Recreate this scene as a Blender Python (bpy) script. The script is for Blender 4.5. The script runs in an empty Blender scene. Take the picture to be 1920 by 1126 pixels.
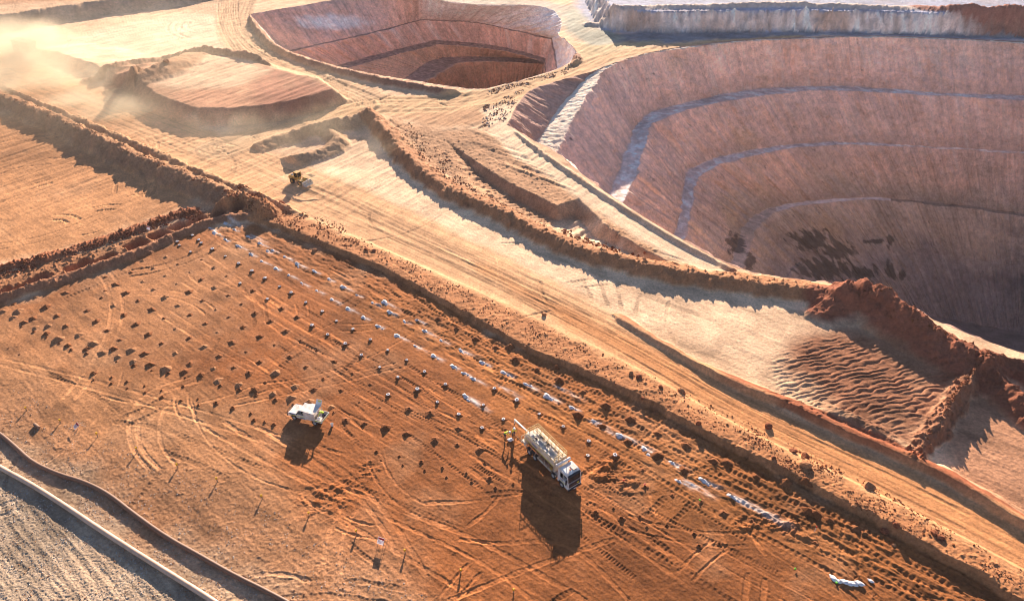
import bpy, bmesh, math, random
import numpy as np
from mathutils import Vector, Matrix

random.seed(7)
rng = np.random.default_rng(11)
scene = bpy.context.scene
COL = scene.collection
R = math.radians

# ------------------------------------------------------------------ camera
HC, PITCH, FPX, CX, CY = 66.0, R(34.8), 1350.0, 960.0, 563.0
cP, sP = math.cos(PITCH), math.sin(PITCH)
cam_d = bpy.data.cameras.new('camera')
cam_d.sensor_width = 36.0
cam_d.lens = FPX / 1920 * 36.0
cam_d.clip_start, cam_d.clip_end = 1.0, 12000.0
cam = bpy.data.objects.new('camera', cam_d)
COL.objects.link(cam)
cam.location = (0, 0, HC)
cam.rotation_euler = (R(90) - PITCH, 0, 0)
scene.camera = cam


def at(px, py, z=0.0):
    """point at height z that lies under a pixel of the 1920 wide photograph"""
    a = (np.asarray(px, float) - CX) / FPX
    b = (CY - np.asarray(py, float)) / FPX
    dy, dz = cP + b * sP, -sP + b * cP
    t = (np.asarray(z, float) - HC) / dz
    return a * t, dy * t


def P(px, py, z=0.0):
    x, y = at(px, py, z)
    return Vector((float(x), float(y), float(z)))


def proj(x, y, z=0.0):
    w = np.asarray(z, float) - HC
    zz = y * cP - w * sP
    return CX + FPX * x / zz, CY - FPX * (y * sP + w * cP) / zz


# ------------------------------------------------------------------ noise
_perm = np.random.default_rng(5).permutation(256).astype(np.int32)
_perm = np.concatenate([_perm, _perm])
_ang = np.random.default_rng(6).uniform(0, 2 * np.pi, 256)
_gx, _gy = np.cos(_ang).astype(np.float32), np.sin(_ang).astype(np.float32)


def perlin(x, y, seed=0):
    x = np.asarray(x, np.float32) + np.float32(seed * 17.31)
    y = np.asarray(y, np.float32) + np.float32(seed * 9.77)
    xf, yf = np.floor(x), np.floor(y)
    xi, yi = xf.astype(np.int32) & 255, yf.astype(np.int32) & 255
    xf, yf = x - xf, y - yf
    u = xf * xf * xf * (xf * (xf * 6 - 15) + 10)
    v = yf * yf * yf * (yf * (yf * 6 - 15) + 10)
    xi1, yi1 = (xi + 1) & 255, (yi + 1) & 255

    def g(a, b, dx, dy):
        h = _perm[_perm[a] + b]
        return _gx[h] * dx + _gy[h] * dy
    n00, n10 = g(xi, yi, xf, yf), g(xi1, yi, xf - 1, yf)
    n01, n11 = g(xi, yi1, xf, yf - 1), g(xi1, yi1, xf - 1, yf - 1)
    a = n00 + u * (n10 - n00)
    b = n01 + u * (n11 - n01)
    return (a + v * (b - a)) * 1.5


def fbm(x, y, octv=4, seed=0, gain=0.5):
    s, a, f = 0, 1.0, 1.0
    for k in range(octv):
        s = s + a * perlin(x * f, y * f, seed + k * 3)
        a *= gain
        f *= 2.03
    return s


def sstep(a, b, x):
    t = np.clip((x - a) / (b - a), 0, 1)
    return t * t * (3 - 2 * t)


# ------------------------------------------------------------------ ground grid
RES = 1.25
py_f = np.arange(-120, 1310, 1.6 / RES)
rows = np.concatenate([[-366, -355, -340, -322, -300], np.arange(-275, -121, 12.0), py_f,
                       np.linspace(1318, 2300, 60)])[::-1]          # near to far
px_f = np.arange(-300, 2230, 1.7 / RES)
cols = np.concatenate([-np.geomspace(320, 9000, 40)[::-1], px_f, np.geomspace(2250, 10900, 40)])
NR, NC = len(rows), len(cols)
PX, PY = np.meshgrid(cols, rows)
X, Y = at(PX, PY)
X, Y = X.astype(np.float32), Y.astype(np.float32)
Zp = np.zeros_like(X)      # plateaus and basins
Zb = np.zeros_like(X)      # berms
Zm = np.zeros_like(X)      # small relief
Ru = np.full_like(X, 0.25)  # roughness of the surface
C = np.zeros(X.shape + (3,), np.float32)


def chaikin(pts, n=2, closed=False):
    p = [tuple(q) for q in pts]
    for _ in range(n):
        o = []
        m = len(p) if closed else len(p) - 1
        if not closed:
            o.append(p[0])
        for i in range(m):
            a, b = np.array(p[i]), np.array(p[(i + 1) % len(p)])
            o += [tuple(a * .75 + b * .25), tuple(a * .25 + b * .75)]
        if not closed:
            o.append(p[-1])
        p = o
    return p


def window(xs, ys, pad):
    """grid slice that holds the world points with a margin of pad metres"""
    xs, ys = np.asarray(xs, float), np.asarray(ys, float)
    ax = np.concatenate([xs - pad, xs + pad, xs - pad, xs + pad])
    ay = np.concatenate([ys - pad, ys - pad, ys + pad, ys + pad])
    ay = np.maximum(ay, 1.0)
    u, v = proj(ax, ay)
    c0, c1 = np.searchsorted(cols, u.min()), np.searchsorted(cols, u.max())
    rr = rows[::-1]
    k0, k1 = np.searchsorted(rr, v.min()), np.searchsorted(rr, v.max())
    r0, r1 = NR - k1, NR - k0
    return slice(max(r0 - 1, 0), r1 + 1), slice(max(c0 - 1, 0), c1 + 1)


def poly_dist(x, y, pts):
    """distance to an open polyline, parameter along (m) and signed side"""
    D = np.full(x.shape, 1e9, np.float32)
    T = np.zeros(x.shape, np.float32)
    S = np.zeros(x.shape, np.float32)
    Q = np.zeros(x.shape, np.float32)
    acc = 0.0
    for i in range(len(pts) - 1):
        ax, ay = pts[i][0], pts[i][1]
        dx, dy = pts[i + 1][0] - ax, pts[i + 1][1] - ay
        L = math.hypot(dx, dy) + 1e-9
        t = np.clip(((x - ax) * dx + (y - ay) * dy) / (L * L), 0, 1)
        d = np.hypot(x - ax - t * dx, y - ay - t * dy)
        m = d < D
        D = np.where(m, d, D)
        T = np.where(m, acc + t * L, T)
        Q = np.where(m, i + t, Q)
        S = np.where(m, np.sign(dx * (y - ay) - dy * (x - ax)), S)
        acc += L
    return D, T, S, Q


def inside(x, y, poly):
    r = np.zeros(x.shape, bool)
    n = len(poly)
    for i in range(n):
        x0, y0 = poly[i][0], poly[i][1]
        x1, y1 = poly[(i + 1) % n][0], poly[(i + 1) % n][1]
        if y0 == y1:
            continue
        c = ((y0 > y) != (y1 > y)) & (x < (x1 - x0) * (y - y0) / (y1 - y0) + x0)
        r ^= c
    return r


def sdist(x, y, poly):
    """signed distance to a closed polygon, positive inside"""
    d, _, _, _ = poly_dist(x, y, list(poly) + [poly[0]])
    return np.where(inside(x, y, poly), d, -d)


def W(pts, z=0.0):
    o = []
    for p in pts:
        zz = p[2] if len(p) > 2 else z
        x, y = at(p[0], p[1], zz)
        o.append((float(x), float(y)))
    return o


def berm(pts, h, wl, wr, smooth=2, rough=1.0, col=None, flat=0.25, wob=1.0, zb=0.0):
    """ridge: pts are pixels of its crest, h height (number or per point), wl/wr foot widths left and right of its run"""
    hs = [h] * len(pts) if not isinstance(h, (list, tuple)) else h
    p3 = [(*at(p[0], p[1], q + zb), q) for p, q in zip(pts, hs)]
    p3 = chaikin(p3, smooth)
    xs, ys, hh = zip(*p3)
    w = window(xs, ys, max(wl, wr) * 1.6 + 2)
    x, y = X[w], Y[w]
    d, t, s, q = poly_dist(x, y, p3)
    d = d + wob * (0.55 * perlin(x / 3.1, y / 3.1, 3) + 0.3 * perlin(x / 1.1, y / 1.1, 4))
    d = np.maximum(d, 0)
    H = np.interp(q, np.arange(len(hh)), hh)
    H = H * (1 + 0.16 * wob * perlin(t / 4.0, q * 0 + 1.3, 8) + 0.1 * wob * perlin(t / 1.2, q * 0, 9))
    ww = np.where(s > 0, wl, wr)
    f = np.clip(1 - (d - flat) / ww, 0, 1)
    f = np.where(f > 0.85, 0.85 + (f - 0.85) * 0.7, f) / 0.955
    add = (H * f).astype(np.float32)
    Zb[w] = np.maximum(Zb[w], add)
    m = np.clip(f * 2.5, 0, 1)
    Ru[w] = np.maximum(Ru[w], (rough * m).astype(np.float32))
    if col is not None:
        n = perlin(x / 2.3, y / 2.3, 12)
        mm = (np.clip(m * 1.3 + 0.25 * n, 0, 1) * (m > 0))[..., None]
        C[w] = C[w] * (1 - mm) + np.array(col, np.float32) * mm


def plateau(poly, h, w_in, z=0.0, smooth=1, noise=1.0, widths=None):
    """raised (or sunk) ground; w_in metres of slope inside the outline, or one width per outline edge"""
    p = W(poly, z)
    if smooth and widths is None:
        p = chaikin(p, smooth, True)
    xs, ys = zip(*p)
    w = window(xs, ys, 3)
    x, y = X[w], Y[w]
    nn = noise * (0.5 * perlin(x / 4, y / 4, 21) + 0.25 * perlin(x / 1.3, y / 1.3, 22))
    if widths is None:
        f = np.clip((sdist(x, y, p) + nn) / w_in, 0, 1)
    else:
        f = np.ones(x.shape, np.float32)
        for i in range(len(p)):
            if widths[i] > 0:
                d, _, _, _ = poly_dist(x, y, [p[i], p[(i + 1) % len(p)]])
                f = np.minimum(f, np.clip((d + nn) / widths[i], 0, 1))
        f = np.where(inside(x, y, p), f, 0)
    Zp[w] += (h * f).astype(np.float32)


def zone(poly, col, soft=2.0, z=0.0, wob=2.0, rough=None, amount=1.0, smooth=1):
    p = chaikin(W(poly, z), smooth, True) if smooth else W(poly, z)
    xs, ys = zip(*p)
    w = window(xs, ys, soft + wob + 1)
    x, y = X[w], Y[w]
    d = sdist(x, y, p) + wob * (perlin(x / (4 * wob + 1), y / (4 * wob + 1), 31) + 0.5 * perlin(x / (wob + .5), y / (wob + .5), 32))
    m = (sstep(-soft, soft, d) * amount)[..., None]
    C[w] = C[w] * (1 - m) + np.array(col, np.float32) * m
    if rough is not None:
        Ru[w] = Ru[w] * (1 - m[..., 0]) + rough * m[..., 0]


def road(pts, half, col, z=0.0, amp=0.05, streak=0.5, soft=1.5, lane=0.5, alpha=1.0):
    hs = half if isinstance(half, (list, tuple)) else [half] * len(pts)
    p3 = [(*at(p[0], p[1], z), q) for p, q in zip(pts, hs)]
    p3 = chaikin(p3, 2)
    xs, ys, hh = zip(*p3)
    w = window(xs, ys, max(hs) + 4)
    x, y = X[w], Y[w]
    d, t, s, q = poly_dist(x, y, p3)
    hw = np.interp(q, np.arange(len(hh)), hh)
    m = sstep(soft, -soft, d - hw + 0.8 * perlin(x / 5, y / 5, 41)) * alpha
    sd = d * s
    n1 = perlin(t / 30, sd / (lane * 2.2), 42)
    n2 = perlin(t / 14, sd / lane * 1.3, 43)
    n3 = perlin(t / 60, sd / 3.0, 44)
    st = 0.5 * n1 + 0.4 * n2 + 0.5 * n3
    cc = np.array(col, np.float32) * (1 + streak * 0.55 * st)[..., None]
    C[w] = C[w] * (1 - m[..., None]) + cc * m[..., None]
    Ru[w] = Ru[w] * (1 - m) + 0.07 * m
    Zm[w] += (amp * m * (n1 + 0.7 * n2)).astype(np.float32)
    Zb[w] *= (1 - sstep(hw - .3, hw - 1.3, d)).astype(np.float32)


def track(pw, width, depth, tread=0.0, tint=0.0, gap=0.0, period=0.45):
    """wheel or crawler track along world points pw; gap > 0 makes a pair of ruts"""
    xs, ys = zip(*[(p[0], p[1]) for p in pw])
    L = 0
    for i in range(len(pw) - 1):
        a, b = pw[i], pw[i + 1]
        w = window((a[0], b[0]), (a[1], b[1]), width + gap + 0.6)
        x, y = X[w], Y[w]
        if x.size == 0:
            L += math.hypot(b[0] - a[0], b[1] - a[1])
            continue
        dx, dy = b[0] - a[0], b[1] - a[1]
        l = math.hypot(dx, dy) + 1e-9
        t = ((x - a[0]) * dx + (y - a[1]) * dy) / l
        s = (-(x - a[0]) * dy + (y - a[1]) * dx) / l
        on = ((t >= 0) & (t < l)).astype(np.float32)
        d = np.abs(np.abs(s) - gap / 2) if gap else np.abs(s)
        d = d + 0.12 * perlin((t + L) / 1.5, s * 0 + i, 51)
        m = sstep(width / 2 + 0.08, width / 2 - 0.08, d) * on
        rim = np.exp(-((d - width / 2 - 0.08) / 0.1) ** 2) * on
        vary = np.clip(0.75 + 0.9 * perlin((t + L) / 6, s * 0, 52), 0, 1.4)
        z = -depth * m * vary + 0.5 * depth * rim * vary
        if tread:
            z = z + m * tread * np.sin((t + L) * 2 * np.pi / period) * vary
        Zm[w] += z.astype(np.float32)
        if tint:
            C[w] *= (1 + tint * m * vary)[..., None]
        L += l
# ------------------------------------------------------------------ the mine's ground
PALE = (0.82, 0.575, 0.385)
TAN = (0.52, 0.31, 0.165)
ORANGE = (0.40, 0.165, 0.052)
RED = (0.29, 0.109, 0.039)
DRED = (0.23, 0.085, 0.048)
BROWN = (0.36, 0.18, 0.09)
GREY = (0.43, 0.335, 0.245)
ROADC = (0.72, 0.428, 0.235)
C[...] = (0.70, 0.475, 0.305)

ux, uy = at(534.5, 480)
vx, vy = at(1260, 869)
RD = np.array([vx - ux, vy - uy])
RD /= np.hypot(*RD)                       # run of the hole rows and of the haul road
RN = np.array([-RD[1], RD[0]])
U = X * RD[0] + Y * RD[1]
V = X * RN[0] + Y * RN[1]

# colour zones, far to near
zone([(1075, -40), (1085, 55), (1250, 72), (1500, 64), (1930, 78), (2300, 90), (2300, -60)], (0.36, 0.40, 0.53), 3, rough=.6)  # far plateau: bluish haze put into the ground colour
zone([(1140, 60), (1400, 58), (1920, 64), (2300, 70), (2300, 84), (1920, 76), (1600, 64), (1400, 72), (1130, 88)], (0.22, 0.25, 0.29), 1.5)  # road below the far bank: its bluish shadow painted into the colour
zone([(1050, 84), (1140, 80), (1260, 74), (1160, 102), (1080, 120), (1060, 105)], (0.58, 0.45, 0.26), 3)
zone([(1040, 15), (1075, 10), (1110, 50), (1180, 72), (1130, 88), (1070, 72)], (0.36, 0.37, 0.30), 2)
zone([(800, -10), (1060, 0), (1060, 45), (1020, 60), (830, 15)], (0.52, 0.46, 0.38), 3)
zone([(-300, 40), (100, 30), (420, -10), (420, -60), (-300, -60)], (0.50, 0.29, 0.17), 4, rough=.6)
zone([(60, 80), (430, 10), (470, 110), (400, 95), (170, 140)], (0.80, 0.585, 0.41), 4)
zone([(170, 145), (400, 96), (560, 126), (655, 185), (600, 212), (420, 240), (290, 215)], (0.46, 0.25, 0.155), 2)
zone([(500, 150), (575, 128), (660, 185), (600, 212), (480, 235), (470, 190)], (0.40, 0.185, 0.12), 3)
zone([(262, 178), (330, 150), (380, 118), (440, 125), (520, 148), (470, 178), (410, 190), (330, 187)], (0.64, 0.445, 0.30), 2)
zone([(650, 190), (750, 190), (900, 190), (960, 200), (900, 240), (800, 240)], (0.50, 0.29, 0.16), 3)
zone([(690, 210), (800, 240), (900, 240), (1000, 300), (1330, 490), (1300, 510), (1050, 450), (830, 340)], (0.44, 0.255, 0.145), 2, rough=.7)
zone([(900, 190), (985, 160), (950, 235), (1060, 310), (1370, 500), (1320, 500), (1040, 335), (930, 270)], (0.76, 0.57, 0.395), 1.5, rough=.1)
zone([(1040, 400), (1100, 400), (1200, 465), (1285, 503), (1180, 480), (1090, 440)], (0.70, 0.50, 0.33), 1.5, rough=.2)  # sunlit gap behind the central berm, painted as a paler patch
zone([(1045, 300), (1075, 312), (1380, 500), (1365, 503)], (0.50, 0.29, 0.185), 1)
zone([(610, 240), (690, 215), (800, 330), (1000, 425), (1290, 515), (1560, 560), (1640, 660), (1560, 730), (1400, 690), (1180, 590), (900, 480), (640, 350), (560, 300)], PALE, 3)
zone([(-300, 150), (0, 200), (200, 290), (420, 385), (340, 395), (150, 465), (-300, 560)], (0.52, 0.265, 0.125), 3, rough=.25)
zone([(-300, 560), (0, 510), (200, 455), (420, 385), (470, 400), (300, 470), (0, 580), (-300, 650)], (0.37, 0.175, 0.085), 2, rough=.9)
zone([(1440, 660), (1600, 590), (1850, 670), (1760, 800), (1700, 850), (1560, 780)], (0.26, 0.118, 0.066), 3)
zone([(1850, 690), (1960, 690), (2300, 900), (2300, 1200), (1920, 975), (1720, 850)], (0.46, 0.245, 0.145), 2)
zone([(430, 385), (520, 375), (640, 400), (900, 525), (1170, 660), (1500, 830), (1960, 1110), (2200, 1250), (1950, 1180), (1600, 980), (1200, 770), (900, 620), (640, 490)], (0.45, 0.215, 0.10), 2, rough=.6)
zone([(-300, 640), (0, 570), (160, 525), (440, 400), (640, 478), (760, 532), (900, 605), (1075, 688), (1250, 768), (1423, 858), (1590, 944), (1777, 1042), (1930, 1136), (2000, 1200), (2000, 1300), (-300, 1320)], RED, 2, rough=.26)
zone([(480, 450), (900, 640), (1400, 870), (1850, 1120), (1700, 1120), (1300, 980), (1100, 870), (820, 680)], ORANGE, 7, wob=4, amount=.6)
zone([(-300, 660), (0, 620), (250, 700), (470, 770), (560, 900), (560, 1126), (-300, 1126)], (0.45, 0.235, 0.115), 6, wob=5, amount=.8)
zone([(-300, 640), (0, 570), (200, 515), (440, 415), (520, 470), (400, 640), (100, 700), (-300, 700)], (0.47, 0.245, 0.12), 8, wob=6, amount=.6)
zone([(-300, 760), (0, 720), (250, 840), (500, 930), (700, 1010), (860, 1126), (850, 1350), (-300, 1350)], (0.36, 0.19, 0.10), 4, wob=4, amount=.8, rough=.4)
zone([(-300, 700), (-20, 800), (100, 885), (300, 985), (560, 1140), (640, 1300), (-300, 1300)], (0.39, 0.285, 0.195), 3, wob=3, amount=.9, rough=.4)
zone([(-300, 760), (-20, 875), (120, 950), (400, 1126), (450, 1300), (-300, 1300)], GREY, 2, wob=2, rough=.2)

# dozed clods and wheel scuffs in the gravel corner run along the pipes
# broad tone variation
n_big = fbm(X / 38, Y / 38, 3, 60)
n_mid = fbm(X / 9, Y / 9, 3, 63)
C *= (1 + 0.20 * n_big + 0.22 * n_mid)[..., None]
dk = sstep(.25, .8, fbm(U / 11, V / 3.5, 4, 69, .6))[..., None]
C *= 1 - .28 * dk * (Y < 118)[..., None]
bleach = sstep(0.15, 0.75, fbm(X / 14, Y / 14, 4, 66))[..., None]
C[...] = C * (1 - 0.16 * bleach) + np.array([0.60, 0.38, 0.23]) * 0.16 * bleach

# ---- plateaus, cuts and basins
plateau([(1085, -60), (1100, 14), (1120, 52), (1160, 60), (1250, 64), (1400, 60), (1580, 61), (1700, 64), (1920, 70), (2400, 84), (2600, -60)], 6.0, 5.0, noise=2)
plateau([(-500, 130), (-200, 86), (0, 60), (100, 45), (200, 28), (300, 15), (400, 2), (470, -20), (500, -100), (-500, -100)], 4.2, 6.0, noise=2)
plateau([(205, 152), (255, 190), (290, 214), (360, 236), (430, 237), (520, 228), (600, 210), (656, 190), (600, 145), (480, 112), (400, 97), (170, 146)], 3.3, 0,
        widths=[3.4, 3.6, 3.6, 3.6, 3.6, 3.6, 3.6, 3.6, 9, 11, 11, 11], noise=.8)
plateau([(40, 88), (125, 124), (215, 156), (255, 182), (300, 140), (330, 112), (180, 80)], 2.6, 0, widths=[3, 3, 3, 0, 22, 22, 22], noise=.8)
plateau([(835, 262), (850, 272), (900, 308), (960, 345), (1045, 385), (1085, 372), (1140, 425), (1200, 463), (1270, 497), (1290, 507), (1150, 480), (1050, 450), (950, 398), (860, 330)], -2.2, 0,
        widths=[2, 2, 2, 2, 2, 2, 2, 2, 2, 3, 7, 7, 7, 7], noise=.5)
plateau([(1855, 672), (1800, 735), (1765, 790), (1722, 852), (1800, 890), (1925, 960), (2400, 1200), (2400, 800), (1930, 690)], -0.9, 1.2, noise=1)

# scree face of the far bank
fw_ = W([(1085, -20), (1100, 60), (1400, 62), (1700, 66), (1925, 72), (2300, 84), (2300, 0), (1600, 5)])
w = window(*zip(*fw_), 3)
x, y = X[w], Y[w]
k = np.clip(Zp[w] / 6, 0, 1)
k = (k > .02) * (k < .995) * sstep(-2, 1, sdist(x, y, fw_))
t1 = fbm(x / 3.2, y / 16, 4, 141, .6)
t2 = perlin(x / 17, y / 40, 142)
cc = np.array([.80, .70, .64]) * (1 + .42 * t1)[..., None]
kk = sstep(.1, .5, t2)[..., None]
cc = cc * (1 - .7 * kk) + np.array([.52, .34, .24]) * .7 * kk
u_, _ = proj(x, y)
kr = sstep(1780, 1860, u_ + 30 * t1)[..., None]
cc = cc * (1 - kr) + np.array([.30, .15, .11]) * kr
C[w] = C[w] * (1 - k[..., None]) + cc * k[..., None]
Zp[w] += (k * (.7 * fbm(x / 2.2, y / 2.2, 4, 143, .6) + 1.1 * t1 + .8 * t2)).astype(np.float32)
Ru[w] = np.maximum(Ru[w], k * .9)

# ---- ridges
berm([(-260, 60), (-100, 130), (0, 176), (100, 216), (170, 248), (240, 282), (320, 315), (400, 346), (450, 366)], [1.9, 2.1, 2.3, 2.4, 2.5, 2.5, 2.4, 2.1, 1.8], 4.0, 4.0, rough=.9, col=(0.37, 0.2, 0.11), wob=1.4)
berm([(-100, 105), (0, 156), (90, 190), (160, 225), (230, 255), (300, 285), (380, 320), (450, 350), (520, 372), (575, 392)], [1.4, 1.5, 1.4, 1.6, 1.5, 1.5, 1.4, 1.4, 1.3, .8], 2.0, 2.6, rough=1.0, col=(0.42, 0.24, 0.13), wob=1.3)
berm([(425, 372), (455, 362), (480, 375), (500, 388)], 2.0, 3, 3, rough=1.6, col=(0.4, 0.2, 0.1), wob=1.6)
berm([(170, 145), (260, 119), (330, 104), (400, 97), (470, 112), (560, 125), (605, 140), (655, 180)], [.9, 1.4, 1.8, 2.4, 2.6, 2.8, 2.4, 1.0], 3.0, 2.6, rough=.9, col=(0.32, 0.17, 0.11))
berm([(352, 121), (335, 128), (300, 143), (262, 155), (232, 163)], [1.0, 2.0, 2.3, 2.3, 1.2], 7, 2.4, rough=.3, col=(0.42, 0.25, 0.15))
berm([(462, 24), (478, 45), (500, 72), (524, 90), (580, 112), (645, 130), (720, 146), (785, 157), (850, 168), (904, 174), (975, 156), (1057, 133), (1086, 112), (1072, 92), (1050, 70)],
     [1.6, 1.7, 1.7, 1.5, 1.4, 1.4, 1.4, 1.4, 1.4, 1.4, 1.2, 1.1, 1.1, 1.1, 1.0], 1.8, 2.0, rough=1.0, col=(0.33, 0.17, 0.11))
berm([(690, 206), (640, 220), (590, 232), (530, 248), (475, 272)], [3.0, 2.6, 2.2, 1.8, .8], 4, 4, rough=.5, col=(0.40, 0.25, 0.155))
berm([(466, 284), (500, 298), (560, 292), (610, 275), (640, 258), (612, 238)], [.8, 1.4, 1.5, 1.6, 1.7, 1.6], 3, 3, rough=.4, col=(0.44, 0.28, 0.17))
berm([(455, 250), (500, 243), (535, 236)], .9, 2.5, 2.5, rough=.3)
berm([(690, 206), (720, 238), (760, 288), (800, 322), (830, 343), (880, 368), (950, 395), (1000, 423), (1050, 447), (1100, 464), (1150, 478), (1220, 495), (1290, 508), (1400, 524), (1480, 535), (1560, 543)],
     [3.0, 2.4, 2.1, 1.8, 1.7, 1.7, 1.7, 1.7, 1.7, 1.7, 1.7, 1.7, 1.6, 1.5, 1.4, 1.7], 4.5, 2.6, rough=.9, col=(0.39, 0.19, 0.095), wob=1.2)
berm([(945, 232), (1000, 272), (1060, 315), (1140, 368), (1230, 425), (1300, 466), (1372, 502)], .6, .8, .8, rough=.3, col=(0.36, 0.2, 0.12), wob=.4)
berm([(1556, 556), (1580, 530), (1612, 520), (1650, 534), (1692, 572), (1740, 600), (1800, 636), (1850, 668)], [1.6, 3.6, 4.2, 4.0, 3.4, 3.1, 2.8, 1.9], 4.0, 5.5, rough=.9, col=(0.29, 0.105, 0.06), wob=1.2)
berm([(1850, 660), (1900, 672), (1980, 705), (2200, 800)], 1.3, 2, 2.2, rough=.8, col=DRED)
berm([(1852, 668), (1830, 700), (1800, 735), (1768, 788), (1720, 850)], [1.6, 1.0, .9, .9, .5], 1.2, 1.6, rough=1.6, col=(0.3, 0.14, 0.08), wob=1.2)
berm([(1840, 668), (1880, 690), (1930, 735), (2000, 790)], [1.8, 2.2, 2.2, 2], 2.5, 3, rough=.8, col=DRED)
berm([(1160, 596), (1200, 624), (1250, 652), (1300, 680), (1400, 722), (1492, 757), (1585, 803), (1677, 841), (1769, 882), (1862, 937), (1925, 978), (2150, 1110)],
     [.35, .7, .8, .85, .9, .9, .92, .92, .92, .92, .92, .92], 1.8, .7, rough=.3, col=(0.29, 0.10, 0.05), wob=.4)
berm([(1480, 760), (1540, 765), (1600, 780), (1640, 800), (1690, 838)], [.3, .7, .8, .9, .4], 1.6, 1.6, rough=.6, wob=1.3)
berm([(1110, 9), (1180, 11), (1250, 9), (1330, 7), (1400, 4), (1490, 3), (1580, 7), (1640, 10), (1720, 13)], [.8, 1.1, .9, 1.3, 1.5, 1.6, 1.3, .9, .6], 3.0, 3.0, rough=.8, col=(0.62, 0.52, 0.45), wob=1.6, zb=6.0)
berm([(1730, 13), (1800, 10), (1860, 9), (1930, 10), (2100, 14)], [.5, 2.2, 2.8, 2.8, 2.8], 5, 4, rough=.9, col=(0.30, 0.13, 0.095), wob=1.6, zb=6.0)
# windrow between the hole pattern and the rubble strip
berm([(462, 402), (510, 416), (557, 433), (600, 450), (632, 463), (687, 485), (734, 505), (757, 518), (820, 552), (870, 580), (929, 612), (980, 643), (1037, 667), (1075, 681), (1127, 705), (1192, 732), (1250, 762), (1305, 795),
      (1423, 852), (1507, 892), (1590, 938), (1657, 968), (1718, 1005), (1777, 1035), (1827, 1061), (1877, 1095), (1930, 1130), (2100, 1245)],
     [.75, .75, .75, .72, .7, .68, .66, .66, .66, .66, .66, .66, .66, .66, .68, .7, .7, .7, .72, .72, .74, .78, .85, .9, .9, .9, .9, .9], 7.0, .62, rough=.5, col=(0.40, 0.185, 0.085), wob=.6)
berm([(-120, 590), (0, 552), (80, 527), (150, 503), (205, 487), (260, 466), (320, 438), (380, 414), (420, 402), (455, 400)], 0.95, 1.4, 1.3, rough=.9, col=(0.33, 0.16, 0.09), wob=.9)
berm([(-100, 541), (0, 502), (110, 474), (200, 446), (280, 416), (360, 393)], .5, 2.0, 1.4, rough=1.5, col=(0.30, 0.12, 0.06), wob=1.6)

# ---- square sumps dug behind the trench wall
for (px, py, a, b, dpt) in [(204, 483, 3.0, 2.4, 2.0), (256, 458, 3.6, 3.2, 2.2), (300, 440, 3.2, 3.0, 2.2), (336, 424, 2.8, 2.8, 2.0), (370, 413, 3.2, 2.8, 2.0),
                            (412, 401, 3.0, 2.0, 1.6), (447, 394, 3.2, 2.2, 1.6), (150, 498, 4.2, 3.0, 1.8), (62, 528, 5.5, 2.2, 1.3), (4, 549, 3.4, 2.4, 1.5), (-60, 572, 4, 2.4, 1.4)]:
    x0, y0 = at(px, py)
    w = window([x0], [y0], 9)
    tx, ty = at(px + 20, py - 10)
    ang = math.atan2(ty - y0, tx - x0)
    dx, dy = X[w] - x0, Y[w] - y0
    la, lb = dx * math.cos(ang) + dy * math.sin(ang), -dx * math.sin(ang) + dy * math.cos(ang)
    nn = .5 * perlin(X[w] / 1.5, Y[w] / 1.5, 71)
    e = np.minimum(a / 2 - np.abs(la), b / 2 - np.abs(lb)) + .5 * nn
    f = np.clip((e + .3) / .7, 0, 1)
    Zp[w] -= dpt * f
    Zb[w] *= (1 - f)
    Ru[w] *= (1 - .8 * f)
    m = f[..., None]
    C[w] = C[w] * (1 - m) + np.array([0.25, 0.12, 0.08]) * m

# ---- roads
road([(-250, 20), (-100, 88), (0, 130), (120, 178), (300, 248), (420, 296), (560, 352), (700, 412), (900, 505), (1100, 604), (1250, 688), (1400, 777), (1550, 846), (1700, 918), (1920, 1030), (2150, 1150)],
     [8, 8, 8, 8, 8, 8, 8, 7.5, 6.0, 4.6, 3.9, 3.7, 3.7, 3.7, 3.7, 3.7], ROADC, amp=.03, streak=.32, lane=.5)
road([(900, 500), (1100, 610), (1250, 692), (1400, 777), (1550, 846), (1700, 918), (1920, 1030), (2150, 1150)], [.5, 2.2, 3.0, 3.3, 3.3, 3.3, 3.3, 3.3], (0.55, 0.238, 0.09), amp=.02, streak=.34, lane=.35, alpha=.8, soft=2.2)
road([(470, -30), (436, 25), (440, 58), (470, 98), (540, 131), (620, 158), (690, 186), (705, 198), (660, 213), (600, 226), (490, 250), (420, 275)], 6.5, (0.58, 0.38, 0.225), amp=.16, streak=.6, lane=1.1)
road([(600, 225), (690, 195), (800, 197), (900, 188), (1000, 162), (1090, 126), (1150, 103), (1300, 82), (1500, 68)], [5, 6, 7, 7, 5, 4, 3, 2, 1.5], (0.57, 0.365, 0.20), amp=.14, streak=.55, lane=.9)
road([(925, 205), (955, 258), (1040, 322), (1160, 405), (1270, 473), (1330, 499)], 2.6, (0.74, 0.55, 0.38), amp=.04, streak=.3, lane=.8)

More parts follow.
